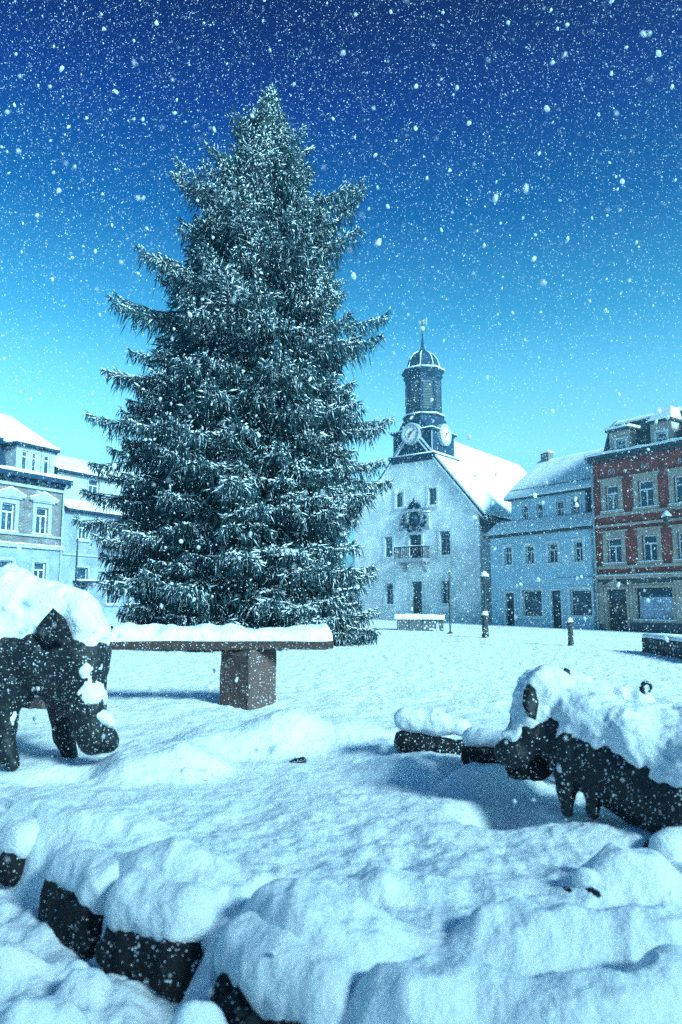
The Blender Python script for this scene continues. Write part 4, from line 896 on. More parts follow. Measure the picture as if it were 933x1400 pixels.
def spruce(root, height, radius, n_br, seed, step=0.085, thick=0.022, twig=0.30, snow=0.7, lean=(0, 0), accents=()):
    g = np.random.default_rng(seed)
    MB().tube([(0, 0, -0.3), (lean[0] * .09, lean[1] * .09, height * 0.3), (lean[0] * .49, lean[1] * .49, height * 0.7), (lean[0], lean[1], height * 0.985)], [height * 0.017, height * 0.013, height * 0.007, 0.012], 9).build('trunk', 'bark', root, True)
    P, Dv, L, R = [], [], [], []; SP, SD, SL, SR = [], [], [], []; limbs = MB()
    for i in range(n_br + len(accents)):
        h = (i + g.random()) / n_br; h = 1 - (1 - min(h, 0.999)) ** 0.82
        z = 0.02 * height + h * height * 0.965; az = i * 2.39996 + g.normal(0, 0.25)
        zone = 1.0 * vnoise(np.array([math.cos(az) * 1.6]), np.array([math.sin(az) * 1.6]), np.array([z * 0.55]), seed)[0]
        ln = radius(z) * (0.84 + 0.17 * zone + g.normal(0, 0.10)) 
        if g.random() < 0.14: ln *= 1.15 + 0.2 * g.random()
        if g.random() < 0.22: ln *= 0.75
        if i >= n_br: z, az, ln = accents[i - n_br]
        elif z < 0.2 * height: ln = min(ln, radius(z) * 1.06)
        ln = max(0.12, ln); fr = z / height
        e0 = math.radians(-16 + 62 * max(0, fr - 0.35) ** 1.1 / 0.65 + g.normal(0, 6)); dr = 0.34 * (1 - fr) + 0.07; upt = 0.25
        m = max(5, int(ln / step)); t = np.linspace(0.06, 1, m)
        rr = ln * t * math.cos(e0 * 0.6); zz = z + ln * (t * math.sin(e0) - dr * t ** 1.6 + upt * t ** 4 * (0.7 + 0.5 * (1 - fr)))
        zz = np.maximum(zz, 0.12 + 0.25 * g.random())
        ca, sa = math.cos(az), math.sin(az); cx, cy = lean[0] * fr ** 2, lean[1] * fr ** 2
        wob = 0.08 * ln * np.sin(t * 3 + g.random() * 6) * t
        B = np.stack([cx + ca * rr - sa * wob, cy + sa * rr + ca * wob, zz], -1)
        fwd = np.gradient(B, axis=0); fwd /= np.linalg.norm(fwd, axis=1)[:, None]
        side = np.stack([-sa + 0 * t, ca + 0 * t, 0 * t], -1)
        ks = list(range(0, m, max(1, m // 4)));  ks = ks if ks[-1] == m - 1 else ks + [m - 1]
        limbs.tube([B[k] for k in ks], [0.006 + 0.010 * ln * (1 - t[k]) for k in ks], 4)
        start = 0.15 if ln < 1 else 0.3
        for s_ in (-1, 1):             # side twigs in the plane of the branch
            k = t > start; n = int(k.sum()); 
            l = twig * (0.5 + 1.0 * np.sin(np.pi * np.clip((t[k] - start) / (1 - start) * 0.85 + 0.12, 0, 1))) * (0.6 + 0.7 * g.random(n)) * min(1.5, 0.5 + ln / 3.2)
            d = fwd[k] * 0.75 + side[k] * s_ * (0.75 + 0.3 * g.random((n, 1))) + np.array([0, 0, -0.25]) + g.normal(0, 0.18, (n, 3)); d /= np.linalg.norm(d, axis=1)[:, None]
            P.append(B[k]); Dv.append(d); L.append(l); R.append(np.full(n, thick * 1.15) * (0.8 + 0.5 * g.random(n)))
            for q in range(3):         # hanging branchlets under each twig
                pos = B[k] + d * (l * (0.2 + 0.27 * q + 0.12 * g.random(n)))[:, None]
                hd = np.stack([g.normal(0, .28, n), g.normal(0, .28, n), -np.ones(n)], -1) + d * 0.35; hd /= np.linalg.norm(hd, axis=1)[:, None]
                hl = l * (0.45 + 0.6 * g.random(n)); P.append(pos); Dv.append(hd); L.append(hl); R.append(np.full(n, thick) * (0.7 + 0.5 * g.random(n)))
                kf = g.random(n) < snow * 0.5 * (1.05 - 0.5 * fr); out = np.stack([ca + g.normal(0, .5, n), sa + g.normal(0, .5, n), 0.3 + 0 * l], -1)
                SP.append((pos + out * thick * 0.8 + hd * (hl * 0.1)[:, None])[kf]); SD.append(hd[kf]); SL.append((hl * (0.35 + 0.4 * g.random(n)))[kf]); SR.append((thick * (0.4 + 0.4 * g.random(n)))[kf])
            # snow on the upper side of the twigs, in broken patches
            pat = vnoise(B[k][:, 0] * 1.3, B[k][:, 1] * 1.3, B[k][:, 2] * 1.6, seed + 3)
            for q in range(3):
                keep = g.random(n) < snow * (1.05 - 0.4 * fr) * np.clip(0.75 + 1.0 * pat, 0.2, 1.2) * (0.45 + 0.55 * t[k])
                f0 = 0.12 + 0.26 * q
                sp_ = B[k] + d * (l * f0)[:, None] + np.array([0, 0, 1]) * thick * 0.9; sdv = d + g.normal(0, .22, (n, 3)); sdv[:, 2] += 0.05; sdv /= np.linalg.norm(sdv, axis=1)[:, None]
                SP.append(sp_[keep]); SD.append(sdv[keep]); SL.append((l * (0.28 + 0.3 * g.random(n)))[keep]); SR.append((thick * (0.75 + 1.2 * g.random(n)))[keep])
        # snow along the branch itself, and the upturned leader twig
        keep = (t > 0.45) & (g.random(m) < snow * 0.7); n = int(keep.sum())
        SP.append(B[keep] + [0, 0, thick * 1.3]); SD.append(fwd[keep]); SL.append(step * (1.3 + g.random(n))); SR.append(thick * (1.0 + 1.1 * g.random(n)))
        n = 5; P.append(np.repeat(B[-1:], n, 0)); d = fwd[-1:] + g.normal(0, .35, (n, 3)); d /= np.linalg.norm(d, axis=1)[:, None]; Dv.append(d); L.append(twig * (0.5 + 0.5 * g.random(n))); R.append(np.full(n, thick))
    # the inner shaded mass of old twigs round the trunk
    n = n_br * 26; z = (1 - g.random(n) ** 0.62) * height * 0.93 + 0.2; rad = np.array([radius(q) for q in z]) * (0.1 + 0.62 * g.random(n) ** 0.6); az = g.random(n) * 6.283
    pos = np.stack([np.cos(az) * rad + lean[0] * (z / height) ** 2, np.sin(az) * rad + lean[1] * (z / height) ** 2, z], -1); d = np.stack([np.cos(az), np.sin(az), -0.75 + 0.2 * g.normal(size=n)], -1) + g.normal(0, .35, (n, 3)); d /= np.linalg.norm(d, axis=1)[:, None]
    P.append(pos); Dv.append(d); L.append(twig * (0.9 + 0.9 * g.random(n))); R.append(thick * (1.6 + 1.2 * g.random(n)))
    n = 30; P.append(np.stack([lean[0] + 0 * np.arange(n), lean[1] + 0 * np.arange(n), height * (0.95 + 0.045 * g.random(n))], -1)); d = np.stack([g.normal(0, .5, n), g.normal(0, .5, n), np.ones(n)], -1); d /= np.linalg.norm(d, axis=1)[:, None]; Dv.append(d); L.append(twig * (0.6 + 0.6 * g.random(n))); R.append(np.full(n, thick))
    cat = np.concatenate
    limbs.build('limbs', 'bark', root)
    V, T = spindles(cat(P), cat(Dv), cat(L), cat(R), seed); np_mesh('crown', V, T, 'needles', root)
    V, T = spindles(cat(SP), cat(SD), cat(SL), cat(SR), seed + 1); np_mesh('snow_load', V, T, 'snow', root)
    print('spruce twigs', sum(map(len, P)), 'snow', sum(map(len, SP)))
TD = 20.0
tb = at(326, 850, TD); tg = gp(tb.x, TD)
tree = empty('spruce_tree', (tb.x, TD, tg)); tag(tree, 'tall snow-dusted spruce with drooping branches in the middle of the square', 'tree')
PROF = [(0, 3.25), (1, 3.45), (3, 3.6), (5, 3.65), (7, 3.55), (9, 3.2), (10.5, 2.65), (11.5, 2.2), (12.6, 1.65), (13.6, 1.2), (14.4, 0.82), (15.2, 0.46), (15.8, 0.18), (16.4, 0.03)]
top = at(372, 116, TD); TH_ = top.z - tg
spruce(tree, TH_, lambda z: float(np.interp(z, [p[0] for p in PROF], [p[1] for p in PROF])), 930, 5, snow=0.80, step=0.074, thick=0.0165, twig=0.27, lean=(top.x - tb.x, 0), accents=[(12.3, 0.1, 3.1), (12.0, -0.25, 2.9), (10.9, 0.0, 3.3), (10.6, -0.4, 3.2), (9.0, 0.1, 3.9), (8.7, -0.2, 3.7), (7.2, 0.05, 4.0), (12.3, 3.2, 2.5), (12.1, 3.6, 2.5), (10.7, 3.1, 3.1), (10.4, 3.5, 3.2), (9.4, 3.1, 3.9), (9.1, 3.45, 3.8), (6.6, 3.2, 4.2), (6.3, 3.4, 4.1), (4.8, 3.1, 4.3), (4.6, 3.35, 4.3), (13.6, 2.8, 1.7), (13.9, 0.5, 1.6), (14.3, -0.2, 1.2), (14.9, 3.3, 1.0)])

cp = at(690, 730, 62); cg = gp(cp.x, 62)
con = empty('conifer_tree', (cp.x, 62, cg)); tag(con, 'small dark conifer rising in the gap between the town hall and the blue house', 'tree')
ctop = at(689, 664, 62).z - cg
spruce(con, ctop, lambda z: 2.1 * (1 - z / ctop) + 0.1, 130, 9, step=0.16, thick=0.07, twig=0.6, snow=0.18)

# ------------------------------------------------------------------ granite bench
def bench():
    d = 8.0; pb = at(340, 960, d); z0 = gp(pb.x, d) - 0.03
    R = empty('granite_bench', (pb.x, d, z0), math.radians(2.2)); tag(R, 'granite slab bench with a thick strip of snow, in front of the spruce', 'bench')
    zt = at(340, 876.5, d - .2).z - z0; zb = at(340, 888, d - .2).z - z0; xr = at(456, 880, d).x - pb.x; xl = -2.45
    def rough_block(x0, x1, y0, y1, za, zb_, n, seed, name, m, parent, amp=0.008, rot=0.0, h=0.03):
        nx, ny, nz = [max(2, int(abs(q) / h)) for q in (x1 - x0, y1 - y0, zb_ - za)]
        bm = bmesh.new()
        bmesh.ops.create_cube(bm, size=1.0); bmesh.ops.bevel(bm, geom=bm.edges[:], offset=0.03, segments=1, affect='EDGES')
        bmesh.ops.subdivide_edges(bm, edges=bm.edges[:], cuts=n, use_grid_fill=True)
        c, s = math.cos(rot), math.sin(rot)
        for v in bm.verts:
            p = Vector(((v.co.x) * (x1 - x0), (v.co.y) * (y1 - y0), v.co.z * (zb_ - za)))
            k = Vector([float(fbm(np.array([p.x]), np.array([p.y]), np.array([p.z]), 9, 2, seed + q)[0]) for q in range(3)]) * amp
            p += k; v.co = Vector((p.x * c - p.y * s + (x0 + x1) / 2, p.x * s + p.y * c + (y0 + y1) / 2, p.z + (za + zb_) / 2))
        me = bpy.data.meshes.new(name); bm.to_mesh(me); bm.free(); return link_mesh(name, me, m, parent)
    rough_block(xl, xr, -0.22, 0.24, zb, zt, 7, 3, 'slab', 'bench_stone', R, 0.012)
    w1 = at(378, 920, d).x - pb.x; w0 = at(301, 920, d).x - pb.x; sz_ = (w1 - w0) * 0.72; xm = (w0 + w1) / 2
    rough_block(xm - sz_ / 2, xm + sz_ / 2, 0.02 - sz_ / 2, 0.02 + sz_ / 2, -0.12, zb - 0.002, 6, 11, 'leg', 'granite', R, 0.012, math.radians(-38))
    xo = xl + 0.35; rough_block(xo - sz_ / 2, xo + sz_ / 2, 0.02 - sz_ / 2, 0.02 + sz_ / 2, -0.12, zb - 0.002, 6, 17, 'leg', 'granite', R, 0.012, math.radians(-38))
    n = 150; xs = np.linspace(xl + 0.01, xr - 0.012, n); rows = []
    endf = np.clip(np.minimum(xs - xl, xr - xs) / 0.08, 0.02, 1) ** 0.5
    for k, a in enumerate(np.linspace(0, math.pi, 15)):
        yy = -math.cos(a); prof_z = abs(math.sin(a)) ** 0.55
        tt = 0.15 * (1 + 0.55 * fbm(xs, np.full(n, yy * 0.3), None, 3.0, 4, 71)); wob = 0.02 * fbm(xs, np.full(n, yy), None, 6, 2, 72)
        rows.append(np.stack([xs, yy * (0.215 + wob) * (0.9 + 0.1 * endf) + 0.01, zt - 0.006 + tt * prof_z * endf + 0.012 * fbm(xs, np.full(n, a), None, 11, 2, 73)], -1))
    i, j = np.meshgrid(np.arange(14), np.arange(n - 1), indexing='ij')
    np_mesh('snow_cover', np.concatenate(rows), np.stack([i * n + j, i * n + j + 1, (i + 1) * n + j + 1, (i + 1) * n + j], -1).reshape(-1, 4)[:, ::-1], 'snow', R, True)
bench()

# ------------------------------------------------------------------ bronze pigs
def ear_mesh(root, pts, thick, name='ear'):
    """a leaf-like flap through the given world points (outline), cupped a little"""
    pts = [Vector(p) - root.location for p in pts]; c = sum(pts, Vector()) / len(pts)
    nrm = (pts[1] - pts[0]).cross(pts[2] - pts[0]).normalized()
    m = MB(); n = len(pts); mid = [c.lerp(p, 0.6) + nrm * thick * 1.2 for p in pts]
    vs = pts + mid + [c + nrm * thick * 1.4] + [p - nrm * thick * 0.5 for p in pts] + [c.lerp(p, 0.6) - nrm * thick * 1.0 for p in pts] + [c - nrm * thick * 1.2]
    f = []
    for i in range(n):
        j = (i + 1) % n; o = 2 * n + 1
        f += [(i, j, n + j, n + i), (n + i, n + j, 2 * n), (o + j, o + i, o + n + i, o + n + j), (o + n + j, o + n + i, o + 2 * n), (j, i, o + i, o + j)]
    m.add(vs, f); o = m.build(name, 'bronze', root, True)
    return o
def big_pig():
    D0 = 5.15; o = at(60, 1040, D0); z0 = gp(o.x, D0); R = empty('sow_statue', (o.x, D0, z0))
    tag(R, 'large standing bronze sow statue with lowered snout under deep snow, at the left edge', 'statue')
    A = lambda px, py, d=D0: tuple(at(px, py, d))
    b = [(A(-190, 900, 5.35), A(15, 892, 5.15), 0.40, 0.375), (A(15, 885, 5.15), A(62, 893, 5.05), 0.37, 0.27),
         (A(62, 890, 5.05), A(112, 897, 5.0), 0.25, 0.185), (A(112, 900, 5.0), A(117, 955, 4.96), 0.185, 0.135), (A(117, 955, 4.96), A(127, 1010, 4.92), 0.135, 0.095),
         (A(128, 1012, 4.92), A(146, 1012, 4.91), 0.085, 0.075), (A(146, 1008, 4.91), A(150, 1016, 4.91), 0.05, 0.05),
         (A(80, 935, 5.0), A(90, 965, 5.0), 0.14, 0.07), (A(72, 975, 5.0), A(73, 983, 5.0), 0.03, 0.012), (A(37, 958, 5.0), A(38, 968, 5.0), 0.03, 0.012),
         (A(4, 930, 4.95), A(6, 990, 4.95), 0.15, 0.075), (A(6, 990, 4.95), A(10, 1030, 4.92), 0.072, 0.055), (A(10, 1030, 4.92), A(17, 1044, 4.9), 0.058, 0.05),
         (A(84, 950, 5.32), A(88, 1005, 5.3), 0.12, 0.07), (A(88, 1005, 5.3), A(96, 1032, 5.27), 0.068, 0.055),
         (A(-200, 930, 5.2), A(-205, 1000, 5.2), 0.2, 0.085), (A(-205, 1000, 5.2), A(-195, 1040, 5.2), 0.08, 0.06), (A(-180, 930, 5.6), A(-185, 1030, 5.6), 0.18, 0.07)]
    statue(R, b, 0.05, 0.0145, 0.22, (-4.05, 4.4, z0 - 0.12), (-1.35, 6.1, 1.5), 3, cut=0.026, snow_noise=0.045)
    q = lambda px, py, d: at(px, py, d)
    ear_mesh(R, [q(50, 858, 4.78), q(60, 845, 4.74), q(73, 831, 4.70), q(90, 846, 4.70), q(99, 868, 4.74), q(80, 874, 4.72), q(66, 880, 4.76), q(52, 876, 4.8)], 0.022)
    ear_mesh(R, [q(140, 852, 5.12), q(149, 857, 5.1), q(155, 856, 5.1), q(151, 866, 5.1), q(143, 868, 5.12)], 0.018)
    e = at(97, 905, 4.80) - R.location
    nm = MB()
    for sx_ in (0, 1):
        p = at(141 + 7 * sx_, 1020 - 5 * sx_, 4.83 + 0.05 * sx_) - R.location; nm.lathe([(0.002, p.z - 0.012), (0.012, p.z), (0.002, p.z + 0.012)], p.x, p.y, 8)
    nm.build('nostril', 'metal_dark', R, True)
big_pig()
def lying_pig():
    o = at(790, 1112, 3.85); z0 = gp(o.x, 3.85); R = empty('sow_statue', (o.x, 3.85, z0))
    tag(R, 'crouching bronze sow statue facing left beside the flat stones, cut by the right edge', 'statue')
    A = lambda px, py, d: tuple(at(px, py, d))
    b = [(A(798, 1018, 3.85), A(955, 1094, 3.5), 0.21, 0.265), (A(955, 1098, 3.5), A(1060, 1130, 3.3), 0.27, 0.2), (A(745, 975, 3.98), A(798, 1010, 3.85), 0.165, 0.215),
         (A(742, 972, 3.98), A(728, 1005, 3.9), 0.155, 0.115), (A(728, 1005, 3.9), A(706, 1030, 3.85), 0.11, 0.07), (A(706, 1030, 3.85), A(690, 1030, 3.85), 0.062, 0.052),
         (A(778, 1040, 3.76), A(774, 1078, 3.72), 0.09, 0.044), (A(774, 1078, 3.72), A(776, 1108, 3.70), 0.036, 0.032),
         (A(816, 1042, 3.68), A(811, 1080, 3.64), 0.08, 0.036), (A(811, 1080, 3.64), A(810, 1112, 3.62), 0.034, 0.032)]
    statue(R, b, 0.045, 0.0125, 0.15, (0.6, 2.9, z0 - 0.2), (2.35, 4.4, 1.0), 13, cut=0.020, snow_noise=0.035)
    q = lambda px, py, d: at(px, py, d)
    ear_mesh(R, [q(722, 935, 3.84), q(732, 942, 3.82), q(737, 962, 3.78), q(733, 985, 3.74), q(722, 980, 3.74), q(714, 962, 3.77), q(716, 945, 3.82)], 0.016)
    ear_mesh(R, [q(766, 920, 4.06), q(773, 913, 4.06), q(780, 917, 4.05), q(779, 928, 4.04), q(768, 927, 4.05)], 0.014)
lying_pig()
def small_pig():
    d = 4.55; o = at(830, 1040, d); z0 = gp(o.x, d); R = empty('piglet_statue', (o.x, d, z0))
    tag(R, 'small bronze pig statue with a curled tail, standing behind the crouching sow', 'statue')
    A = lambda px, py, d_=d: tuple(at(px, py, d_))
    b = [(A(778, 955, 4.6), A(868, 985, 4.45), 0.135, 0.145), (A(778, 950, 4.6), A(748, 968, 4.62), 0.12, 0.07)]
    for px, dd in ((785, 4.5), (790, 4.7), (862, 4.35), (868, 4.55)): b.append((A(px, 985, dd), tuple(Vector(A(px, 1000, dd)).xy) + (z0 - 0.02,), 0.06, 0.03))
    t0 = at(890, 972, 4.45); pts = []
    prev = None
    curve = [at(*p, 4.42) for p in [(899, 998), (895, 984), (890, 971), (885, 961), (880.5, 953), (878, 946)] + [(884 + 6.3 * math.cos(t), 940 - 6.8 * math.sin(t)) for t in np.radians(np.arange(200, -75, -24))]]
    MB().tube([p - R.location for p in curve], list(np.linspace(0.022, 0.007, len(curve))), 8).build('tail', 'bronze', R, True)
    statue(R, b, 0.03, 0.0125, 0.085, (1.15, 4.15, z0 - 0.1), (2.15, 4.85, 0.9), 23, cut=0.022, snow_noise=0.03)
small_pig()

# ------------------------------------------------------------------ dark stones of the basin
def stone(name, label, cat, pts, d, r, snow_t, seed, h=0.014, k=0.06, group=None, amp=0.04, cut=0.015, squash=1.0):
    """an irregular stone through pixel points (px, py, depth, radius) with its own snow"""
    b = []; P = [(at(p[0], p[1], p[2]), p[3]) if len(p) == 4 else p for p in pts]
    for (a, ra), (c, rc) in zip(P[:-1], P[1:]) if len(P) > 1 else [(P[0], P[0])]: b.append((tuple(a), tuple(c), ra, rc))
    c0 = sum((p for p, _ in P), Vector()) / len(P); z0 = gp(c0.x, c0.y)
    R = empty(name, (c0.x, c0.y, z0)); tag(R, label, cat, group)
    mr = max(r_ for _, r_ in P) + 0.12
    lo = np.min([np.array(p) for p, _ in P], 0) - mr; hi = np.max([np.array(p) for p, _ in P], 0) + mr; hi[2] += snow_t
    og, X = sdf_grid(lo, hi, h); x, y, z = X[..., 0], X[..., 1], X[..., 2]
    rug = amp * (np.abs(fbm(x, y, z * 0.7, 4.5, 4, seed)) * 2.6 - 0.6) + 0.03 * np.abs(fbm(x, y, z * 0.6, 14, 3, seed + 1))
    f = body_field(X, b, k) + rug
    V, Q = surface_nets(f, og, h); np_mesh('boulder', V - np.array(R.location), Q, 'dark_rock', R, False)
    Y = X.copy(); Y[..., 2] -= snow_t; s = body_field(Y, b, k * 1.5) + cut + 0.03 * fbm(x, y, z, 5, 4, seed + 4) + 0.016 * np.abs(fbm(x, y, z, 14, 3, seed + 6))
    s = np.maximum(s, -(f + 0.03)); V, Q = surface_nets(s, og, h); np_mesh('snow_cover', V - np.array(R.location), Q, 'snow', R, True)
    return R
def gd(px, py, z=0.0): return on_ground(px, py, z).y
# the rim on the lower left: a broken course of dark stones under the snow pillows
G = 'dark stones along the basin rim'
def rim_stone(label, pts, r, snow_t, seed):
    P = []
    for px, zc in pts:
        p = np.array([np.interp(px, [q[0] for q in RIM_PX], RIM_FRONT[:, k]) for k in (0, 1)]); n = np.array([np.interp(px, [q[0] for q in RIM_PX], RIM_IN[:, k]) for k in (0, 1)])
        p = p + n * r * 0.75; P.append((Vector((p[0], p[1], zc)), r))
    stone('rim_stone', label, 'stone', P, 0, r, snow_t, seed, group=G, h=0.012, amp=0.045, k=0.05)
rim_stone('small dark rim stone at the left edge, below the standing sow', [(-45, -0.14), (8, -0.15)], 0.12, 0.11, 101)
rim_stone('jagged dark rim stone with an icy snow bank poking up before it', [(74, -0.15), (118, -0.15)], 0.135, 0.115, 102)
rim_stone('widest dark rim stone, bare across its long front face under a snow pillow', [(160, -0.14), (226, -0.15)], 0.14, 0.12, 103)
rim_stone('dark rim stone nearest the bottom edge, under the big square snow pillow', [(312, -0.14), (360, -0.15), (418, -0.16)], 0.125, 0.11, 104)
# flat stones between the pigs
stone('flat_stone', 'flat oval stone with a smooth cushion of snow, left of the crouching sow', 'stone', [(555, 1014, 5.0, 0.08), (598, 1022, 4.95, 0.075), (632, 1026, 4.9, 0.065)], 0, .1, 0.15, 111, amp=0.025, k=0.04, cut=0.0)
stone('flat_stone', 'low dark stone with a bare front face under the snout of the crouching sow', 'stone', [(648, 1036, 4.55, 0.07), (690, 1040, 4.45, 0.07)], 0, .1, 0.12, 112, amp=0.025, k=0.04, cut=0.006)
stone('block_stone', 'squat dark stone with a tilted snow cap before the crouching sow', 'stone', [(706, 1046, 3.92, 0.062), (740, 1050, 3.86, 0.062)], 0, .1, 0.085, 113, amp=0.02, k=0.03, h=0.01, cut=0.004)
p = ground_at(268, 1068); stone('small_stone', 'small stone whose dark underside shows below the snow bank in the centre left', 'stone', [(256, 1070, p.y + .06, 0.045), (280, 1074, p.y + .06, 0.045)], 0, .1, 0.06, 114, amp=0.02, k=0.03, h=0.008)
p = ground_at(408, 1043); stone('small_stone', 'tiny stone tip showing at the foot of the snow bank right of centre', 'stone', [(402, 1044, p.y, 0.03), (414, 1041, p.y, 0.03)], 0, .1, 0.035, 115, amp=0.012, k=0.02, h=0.008)
p = ground_at(922, 1168); stone('boulder_stone', 'dark boulder half buried at the right edge below the crouching sow', 'stone', [(912, 1176, p.y, 0.09), (955, 1165, p.y + 0.05, 0.11)], 0, .1, 0.04, 116, amp=0.04, k=0.05)
p = ground_at(815, 1222); stone('boulder_stone', 'boulder under a long snow pillow with a dark cleft at its left foot', 'stone', [(800, 1230, p.y + .05, 0.075), (860, 1238, p.y + .09, 0.08), (905, 1235, p.y + .09, 0.08)], 0, .1, 0.07, 117, amp=0.03, k=0.06)

# ------------------------------------------------------------------ furniture of the square
def bollard(px, py, top, wpx, label):
    p = ground_at(px, py); s = p.y / F; w_ = wpx * s; h = (py - top) * s; R = empty('bollard', (p.x, p.y, p.z - 0.03)); tag(R, label, 'bollard', 'wooden bollards at the edge of the square')
    MB().lathe([(w_ * .5, -0.1), (w_ * .52, h * .12), (w_ * .46, h * .2), (w_ * .45, h * .8), (w_ * .55, h * .83), (w_ * .55, h * .9), (w_ * .4, h * .98), (w_ * .1, h)], 0, 0, 12).build('post', 'wood_post', R)
    MB().lathe([(w_ * .5, h * .9 + .006), (w_ * .5, h * .95), (w_ * .36, h * 1.06), (w_ * .1, h * 1.09)], 0, 0, 12).build('snow_cap', 'snow', R, True)
bollard(664, 872, 838, 9.5, 'dark post bollard in front of the gap beside the town hall'); bollard(781, 883, 847, 8, 'dark post bollard in front of the blue house shop window')
def signpost():
    p = ground_at(616, 866); s = p.y / F; R = empty('signpost', (p.x, p.y, p.z)); tag(R, 'thin metal signpost standing before the right side of the town hall', 'signpost')
    h = 83 * s; MB().tube([(0, 0, -0.1), (0, 0, h)], 0.03, 8).build('pole', 'metal_dark', R)
    MB().lathe([(0.035, h), (0.04, h + 0.03), (0.02, h + 0.05)], 0, 0, 8).build('cap', 'snow', R, True)
    MB().lathe([(0.11, -0.05), (0.11, 0.02), (0.04, 0.06)], 0, 0, 10).build('foot', 'metal_dark', R)
signpost()
def lantern_post():
    d = 36.0; p = at(664, 850, d); z0 = gp(p.x, d); R = empty('street_lamp', (p.x, d, z0)); tag(R, 'old dark street lamp with a lantern head at the corner of the town hall', 'street lamp')
    h = at(664, 783, d).z - z0
    MB().lathe([(0.13, -0.1), (0.13, 0.5), (0.09, 0.55), (0.07, h * .4), (0.06, h - 0.75), (0.1, h - 0.72), (0.05, h - 0.66)], 0, 0, 10).build('post', 'metal_dark', R)
    L = MB().lathe([(0.09, h - 0.66), (0.2, h - 0.25), (0.24, h - 0.23), (0.23, h - 0.19), (0.06, h - 0.02), (0.02, h + 0.06)], 0, 0, 6).build('lantern', 'metal_dark', R)
    MB().lathe([(0.24, h - 0.185), (0.2, h - 0.08), (0.07, h + 0.06), (0.02, h + 0.1)], 0, 0, 8).build('snow_cap', 'snow', L, True)
lantern_post()
def tall_pole():
    d = 36.0; p = at(102, 835, d); z0 = gp(p.x, d); R = empty('street_pole', (p.x, d, z0)); tag(R, 'thin dark street pole in front of the pale house on the left', 'pole')
    h = at(103, 736, d).z - z0; MB().tube([(0, 0, -0.1), (0, 0, h)], [0.06, 0.04], 8).build('pole', 'metal_dark', R); MB().lathe([(0.1, -0.05), (0.1, 0.25), (0.06, 0.3)], 0, 0, 10).build('base', 'metal_dark', R)
tall_pole()
def planter():
    p = ground_at(570, 862); s = p.y / F; R = empty('stone_planter', (p.x, p.y, p.z), math.radians(-9)); tag(R, 'long low stone trough heaped with snow in front of the town hall door', 'planter')
    w_, h = 52 * s, 15 * s; m = MB()
    m.box(-w_ / 2, w_ / 2, -0.35, -0.25, -0.05, h); m.box(-w_ / 2, w_ / 2, 0.4, 0.5, -0.05, h); m.box(-w_ / 2, -w_ / 2 + .1, -0.249, 0.399, -0.05, h); m.box(w_ / 2 - .1, w_ / 2, -0.249, 0.399, -0.05, h); m.build('trough', 'grey_stone', R, merge=False)
    for x in (-w_ / 6, w_ / 6): MB().box(x - .02, x + .02, -0.365, -0.351, 0.02, h - 0.02).build('seam', 'slate_dark', R)
    ledge_snow(R, -w_ / 2 - .1, w_ / 2 + .35, -0.38, 0.52, h + .002, 0.19, 'snow_cover')
    m = MB(); m.box(w_ / 2 + .12, w_ / 2 + .3, -0.2, 0.3, -0.05, h * .98); m.build('end_block', 'grey_stone', R)
planter()
def stone_wall():
    a, b = ground_at(880, 892), ground_at(945, 903); d = b - a; L = d.length * 1.5; R = empty('stone_wall', (a.x, a.y, a.z), math.atan2(d.y, d.x)); tag(R, 'low rubble stone wall with thin snow at the right edge before the brick house', 'wall')
    h = 21 * a.y / F; g = np.random.default_rng(4); m = MB(); z = -0.05
    while z < h - 0.02:
        hh = min(h - z, 0.1 + 0.06 * g.random()); x = 0.0
        while x < L:
            w_ = 0.18 + 0.25 * g.random(); o = 0.03 * g.random(); m.box(x + .008, min(L, x + w_) - .008, -o, 0.42 + o, z + .006, z + hh - .006); x += w_
        z += hh
    m.box(0.02, L - .02, 0.03, 0.39, -0.05, h - .03); m.build('masonry', 'grey_stone', R, merge=False); ledge_snow(R, 0, L, 0.0, 0.44, h - .005, 0.07, 'snow_cover')
stone_wall()

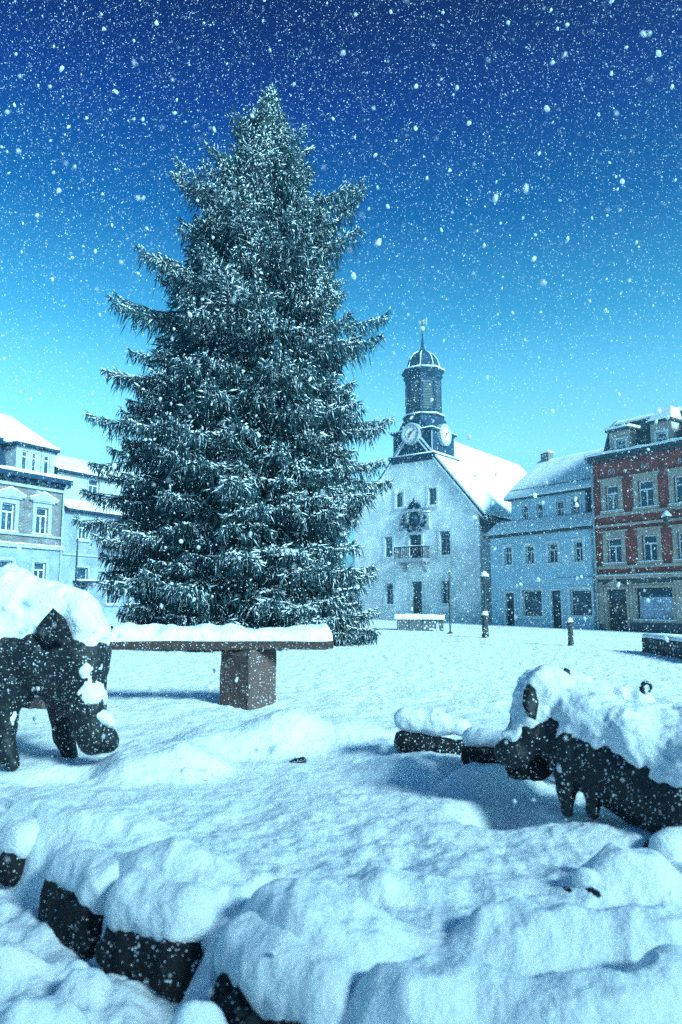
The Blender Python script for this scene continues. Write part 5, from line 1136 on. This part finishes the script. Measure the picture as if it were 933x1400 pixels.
# ------------------------------------------------------------------ falling snow and the snowy air
def flakes():
    g = np.random.default_rng(99); P = []; R = []
    def region(d0, d1, dens, mu, sig, mx_):
        w1 = 0.6 * d1 + 0.8; top = 0.95 * d1 + H + 0.4; vol = 2 * w1 * (d1 - d0) * (top + 0.0); n = int(vol * dens)
        p = np.stack([g.uniform(-w1, w1, n), g.uniform(d0, d1, n), g.uniform(0.02, top, n)], -1)
        k = (np.abs(p[:, 0]) < 0.6 * p[:, 1] + 0.8) & (p[:, 2] < 0.95 * p[:, 1] + H + 0.4); p = p[k]
        P.append(p); R.append(np.minimum(mx_, np.exp(g.normal(math.log(mu), sig, len(p)))))
    region(0.9, 2.0, 240, 0.0010, 0.4, 0.003); region(2.0, 4.2, 260, 0.0015, 0.4, 0.005); region(4.2, 8.0, 95, 0.0023, 0.5, 0.009); region(8.0, 14.0, 12, 0.0045, 0.45, 0.014); region(14.0, 24.0, 3.0, 0.0075, 0.45, 0.02); region(24.0, 46.0, 0.7, 0.014, 0.4, 0.035)
    region(0.9, 2.2, 30, 0.0032, 0.4, 0.0065); region(2.2, 4.5, 7, 0.0065, 0.4, 0.013); region(4.5, 9, 1.0, 0.014, 0.35, 0.026)
    P = np.concatenate(P); R = np.concatenate(R)
    z = gz(P[:, 0], P[:, 1], False); k = P[:, 2] > z + 0.03
    # nothing inside the spruce crown
    P, R = P[k], R[k]
    big = R / P[:, 1] > 0.0016
    bm = bmesh.new(); bmesh.ops.create_icosphere(bm, subdivisions=2, radius=1); bm.verts.ensure_lookup_table(); OB = np.array([v.co for v in bm.verts]); TB = np.array([[v.index for v in f.verts] for f in bm.faces]); bm.free()
    OS = np.array([(1, 0, 0), (-1, 0, 0), (0, 1, 0), (0, -1, 0), (0, 0, 1), (0, 0, -1)], float); TS = np.array([(0, 2, 4), (2, 1, 4), (1, 3, 4), (3, 0, 4), (2, 0, 5), (1, 2, 5), (3, 1, 5), (0, 3, 5)])
    VV, TT, off = [], [], 0
    for k, O, T, jit in ((big, OB, TB, 0.0), (~big, OS, TS, 0.15)):
        p, r = P[k], R[k]; n = len(p); q = len(O)
        sc = np.stack([0.7 + 0.4 * g.random(n), 0.7 + 0.4 * g.random(n), 0.9 + 0.6 * g.random(n)], -1)
        V = O[None] * sc[:, None] * (1 + jit * g.normal(size=(n, q, 1)))
        if jit == 0.0:                 # clumped, uneven flakes
            w3 = g.normal(size=(n, 4, 3)); w3 /= np.linalg.norm(w3, axis=2)[:, :, None]
            V = V * (0.72 + 0.5 * np.max(np.clip(np.einsum('nij,qj->nqi', w3, O), 0, 1) ** 3, 2))[..., None]
        V = V * r[:, None, None]; V[:, :, 0] += V[:, :, 2] * 0.2 * g.normal(size=(n, 1))
        VV.append((V + p[:, None]).reshape(-1, 3)); TT.append((np.arange(n)[:, None, None] * q + T[None]).reshape(-1, 3) + off); off += n * q
    o = np_mesh('falling_snow', np.concatenate(VV), np.concatenate(TT), 'flake', None, True); print('flakes', len(P), int(big.sum()))
    tag(o, 'snowflakes falling through the air over the square', 'snowfall', kind='stuff')
flakes()
def haze():
    m = bpy.data.materials.new('haze'); m.use_nodes = True; nt = m.node_tree; nt.nodes.clear()
    out = nt.nodes.new('ShaderNodeOutputMaterial'); v = nt.nodes.new('ShaderNodeVolumePrincipled'); nt.links.new(v.outputs[0], out.inputs['Volume'])
    v.inputs['Color'].default_value = (0.42, 0.88, 1.0, 1); v.inputs['Density'].default_value = 0.0042; v.inputs['Anisotropy'].default_value = 0.76
    o = MB().box(-450, 450, -450, 450, -2.5, 27).build('haze', None); o.data.materials.append(m); tag(o, 'pale haze of fine falling snow', 'haze', kind='stuff')
haze()
